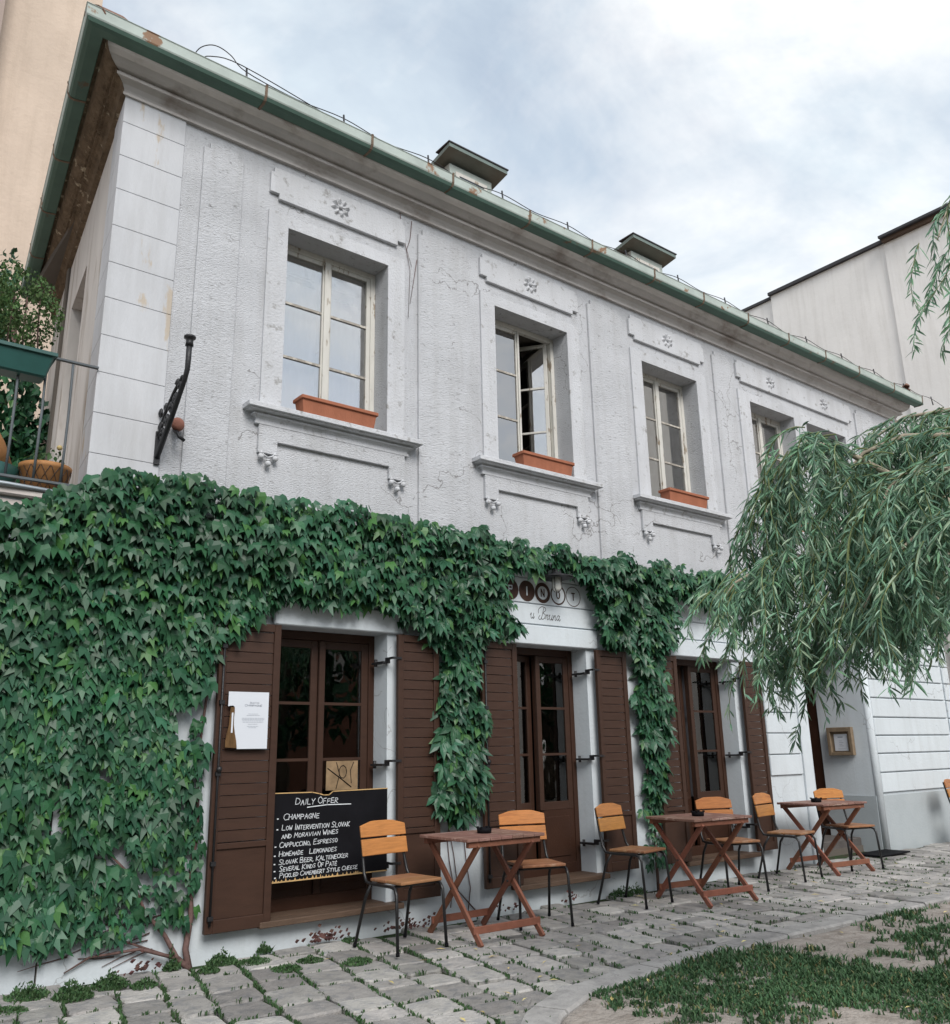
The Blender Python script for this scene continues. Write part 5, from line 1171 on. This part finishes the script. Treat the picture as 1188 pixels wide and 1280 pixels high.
def strand(S0, t0, length, r, dens=1.0):
    """hanging branchlet: leaves the limb along t0 and bends into a plumb line"""
    pts = [S0]; d = t0.normalized()*.8 + Vector((0,0,.15)); step = .05; n_ = max(3,int(length/step)); sway = Vector((r.uniform(-.34,.34), r.uniform(-.34,.34), 0)); wv = r.uniform(.3,.75); wob = r.uniform(0,6.28)
    for k in range(n_):
        d = (d*.80 + (Vector((wv*math.sin(k*.42+wob),wv*math.cos(k*.33+wob*2),-1))+sway)*.25).normalized(); pts.append(pts[-1]+d*step)
    mb = MB(); mb.tube(pts, [.0030*(1-.75*k/n_)+.0007 for k in range(len(pts))], 4, False); tw_ = len(mb.f)
    for k in range(1, len(pts)):
        t_ = (pts[k]-pts[k-1]).normalized()
        for q in range(int(5.6*dens) + (r.random() < (5.6*dens)%1)):
            p = pts[k-1].lerp(pts[k], r.random()); a = r.uniform(0,6.28); side = Vector((math.cos(a), math.sin(a), 0))
            dl = (t_*r.uniform(.3,1.0) + side*r.uniform(.25,1.2) + Vector((0,0,r.uniform(-.7,.15))))
            willow_leaf(mb, p, dl, r.uniform(.050,.110)*(1-.35*k/len(pts)), r.uniform(.0033,.0062), r)
    return mb, tw_
r_ = random.Random(13); strands = []
def add_strands(pts, n_, lf, rad, env_on=True, dens=1.0):
    W_ = [at(*p) for p in pts]
    fine = []
    for a, b in zip(W_, W_[1:]):
        for k in range(6): fine.append(a.lerp(b, k/6))
    fine.append(W_[-1])
    start = Vector((5.48,-5.40,2.6+.12*(len(strands)%7)))
    first = fine[0]; path = [start, start.lerp(first,.5)+Vector((0,0,.18))] + fine
    MB().tube(path, [rad*1.9, rad*1.6] + [rad*(1.3-1.05*k/len(fine)) for k in range(len(fine))], 7).build('limb', M['limbbark'], wt)
    for k in range(n_):
        t_ = (k+r_.random())/n_; i = min(int(t_*(len(fine)-1)), len(fine)-2); p = fine[i].lerp(fine[i+1], r_.random())
        tg = (fine[i+1]-fine[i]).normalized(); off = Vector((r_.gauss(0,.13), r_.gauss(0,.13), r_.gauss(0,.04))); lat = Vector((-tg.y, tg.x, 0))*r_.uniform(-1,1)
        S0 = p + off*.6; q = cam_px(S0)
        dist = math.hypot(S0.x-CAM_LOC.x, S0.y-CAM_LOC.y)
        if env_on:
            zb_ = at(q[0]-10, env(q[0]-10), dist).z; full = S0.z - zb_; ln = full*lf*r_.choice((.45,.6,.75,.85,.95,1.0)) if r_.random() < .85 else r_.uniform(.3,.6)
            if q[0] > 1185: ln = min(ln, 1.3)
        else: ln = lf*r_.uniform(.5,1.0)
        if ln < .15: ln = .2
        if env_on and r_.random() < .13:
            strands.append((S0, (tg*.9+lat*.6), max(.3,full*1.02), .45)); continue
        strands.append((S0, (tg*.9+lat*.6), ln, dens))
for pts, n_, lf, rad in LIMBS: add_strands(pts, n_, lf, rad)
add_strands([(1290,215,4.9),(1225,228,4.75),(1186,258,4.65),(1172,300,4.6)], 8, .80, .010, False)
add_strands([(1290,300,4.9),(1235,300,4.8),(1196,330,4.7)], 5, .7, .008, False)
# the far side of the crown, out over the lawn
for k in range(10):
    a_ = R(-120+34*k); W0 = Vector((5.5,-5.4,3.6)); 
    pth = [W0, W0+Vector((math.cos(a_)*.7, math.sin(a_)*.7, .5)), W0+Vector((math.cos(a_)*1.5, math.sin(a_)*1.5, .35))]
    if any(vis(p_, 60) for p_ in pth[1:]): continue
    MB().tube(pth, [.05,.03,.012], 6).build('limb', M['limbbark'], wt)
    for q in range(8):
        p_ = pth[1].lerp(pth[2], r_.random())+Vector((r_.gauss(0,.15), r_.gauss(0,.15), 0)); strands.append((p_, Vector((math.cos(a_),math.sin(a_),.2)), r_.uniform(.8,1.8), .6))
strands.sort(key=lambda s_: (0 if vis(s_[0], 40) else 1, r_.random()))
restw = MB(); restt = MB()
for i, (S0, tg, ln, dn) in enumerate(strands):
    mb, ntw = strand(S0, tg, ln, r_, dn)
    if i < 300:
        me = mb.mesh('hanging_branch'); me.materials.append(M['willowleaf']); me.materials.append(M['willowtwig'])
        me.polygons.foreach_set('material_index', [1 if k < ntw else 0 for k in range(len(mb.f))])
        o = bpy.data.objects.new('hanging_branch', me); COL.objects.link(o); attach(o, wt)
    else: restw.add(mb.v, mb.f)
if restw.f: tag(restw.build('hanging_branches', M['willowleaf'], wt), kind='stuff')

# ------------------------------------------------------------------ across the square: what the panes mirror
ob = empty('brick_building', (4,-26,0), 0, 'brick house across the square seen only mirrored in the panes', 'building')
MB().box(-14,22,-34,-26,-.1,7.5).build('wall', M['brick'], ob); mb = MB(); mb.add([(-14.4,-25.6,7.5),(22.4,-25.6,7.5),(22.4,-30,10.5),(-14.4,-30,10.5)],[(0,1,2,3)]); mb.build('roof', M['roof'], ob)
for k in range(8):
    w_ = MB().box(-11+4*k,-9.6+4*k,-25.99,-25.9,3.8,5.8).build('window', M['frame'], ob); MB().box(-10.9+4*k,-9.7+4*k,-25.89,-25.88,3.9,5.7).build('pane', M['glassdn'], w_)
for k, (x, y, h, lab) in enumerate(((-7,-17,7.5,'broad dark tree across the square, left of the others in the mirrored view'),(2.5,-19,8.5,'tall dark tree across the square, mirrored in the door panes'),(12,-18,7.5,'dark tree across the square mirrored in the farther panes'),(20,-15,8.0,'dark tree across the square, farthest right in the mirrored view'))):
    t_ = empty('broadleaf_tree', (x,y,0), 0, lab, 'tree', 'trees across the square')
    MB().tube([(x,y,-.1),(x+.1,y,1.6),(x,y+.1,3.2),(x+.2,y,5)], [.3,.24,.2,.08], 8).build('trunk', M['bark'], t_)
    leafcloud(3600, (x,y,h*.58), (3.6,2.6,h*.42), .22, .45, 60+k).build('crown', M['ivy'], t_)
print('objects', len(bpy.data.objects), 'tris~', sum(len(m.polygons) for m in bpy.data.meshes))
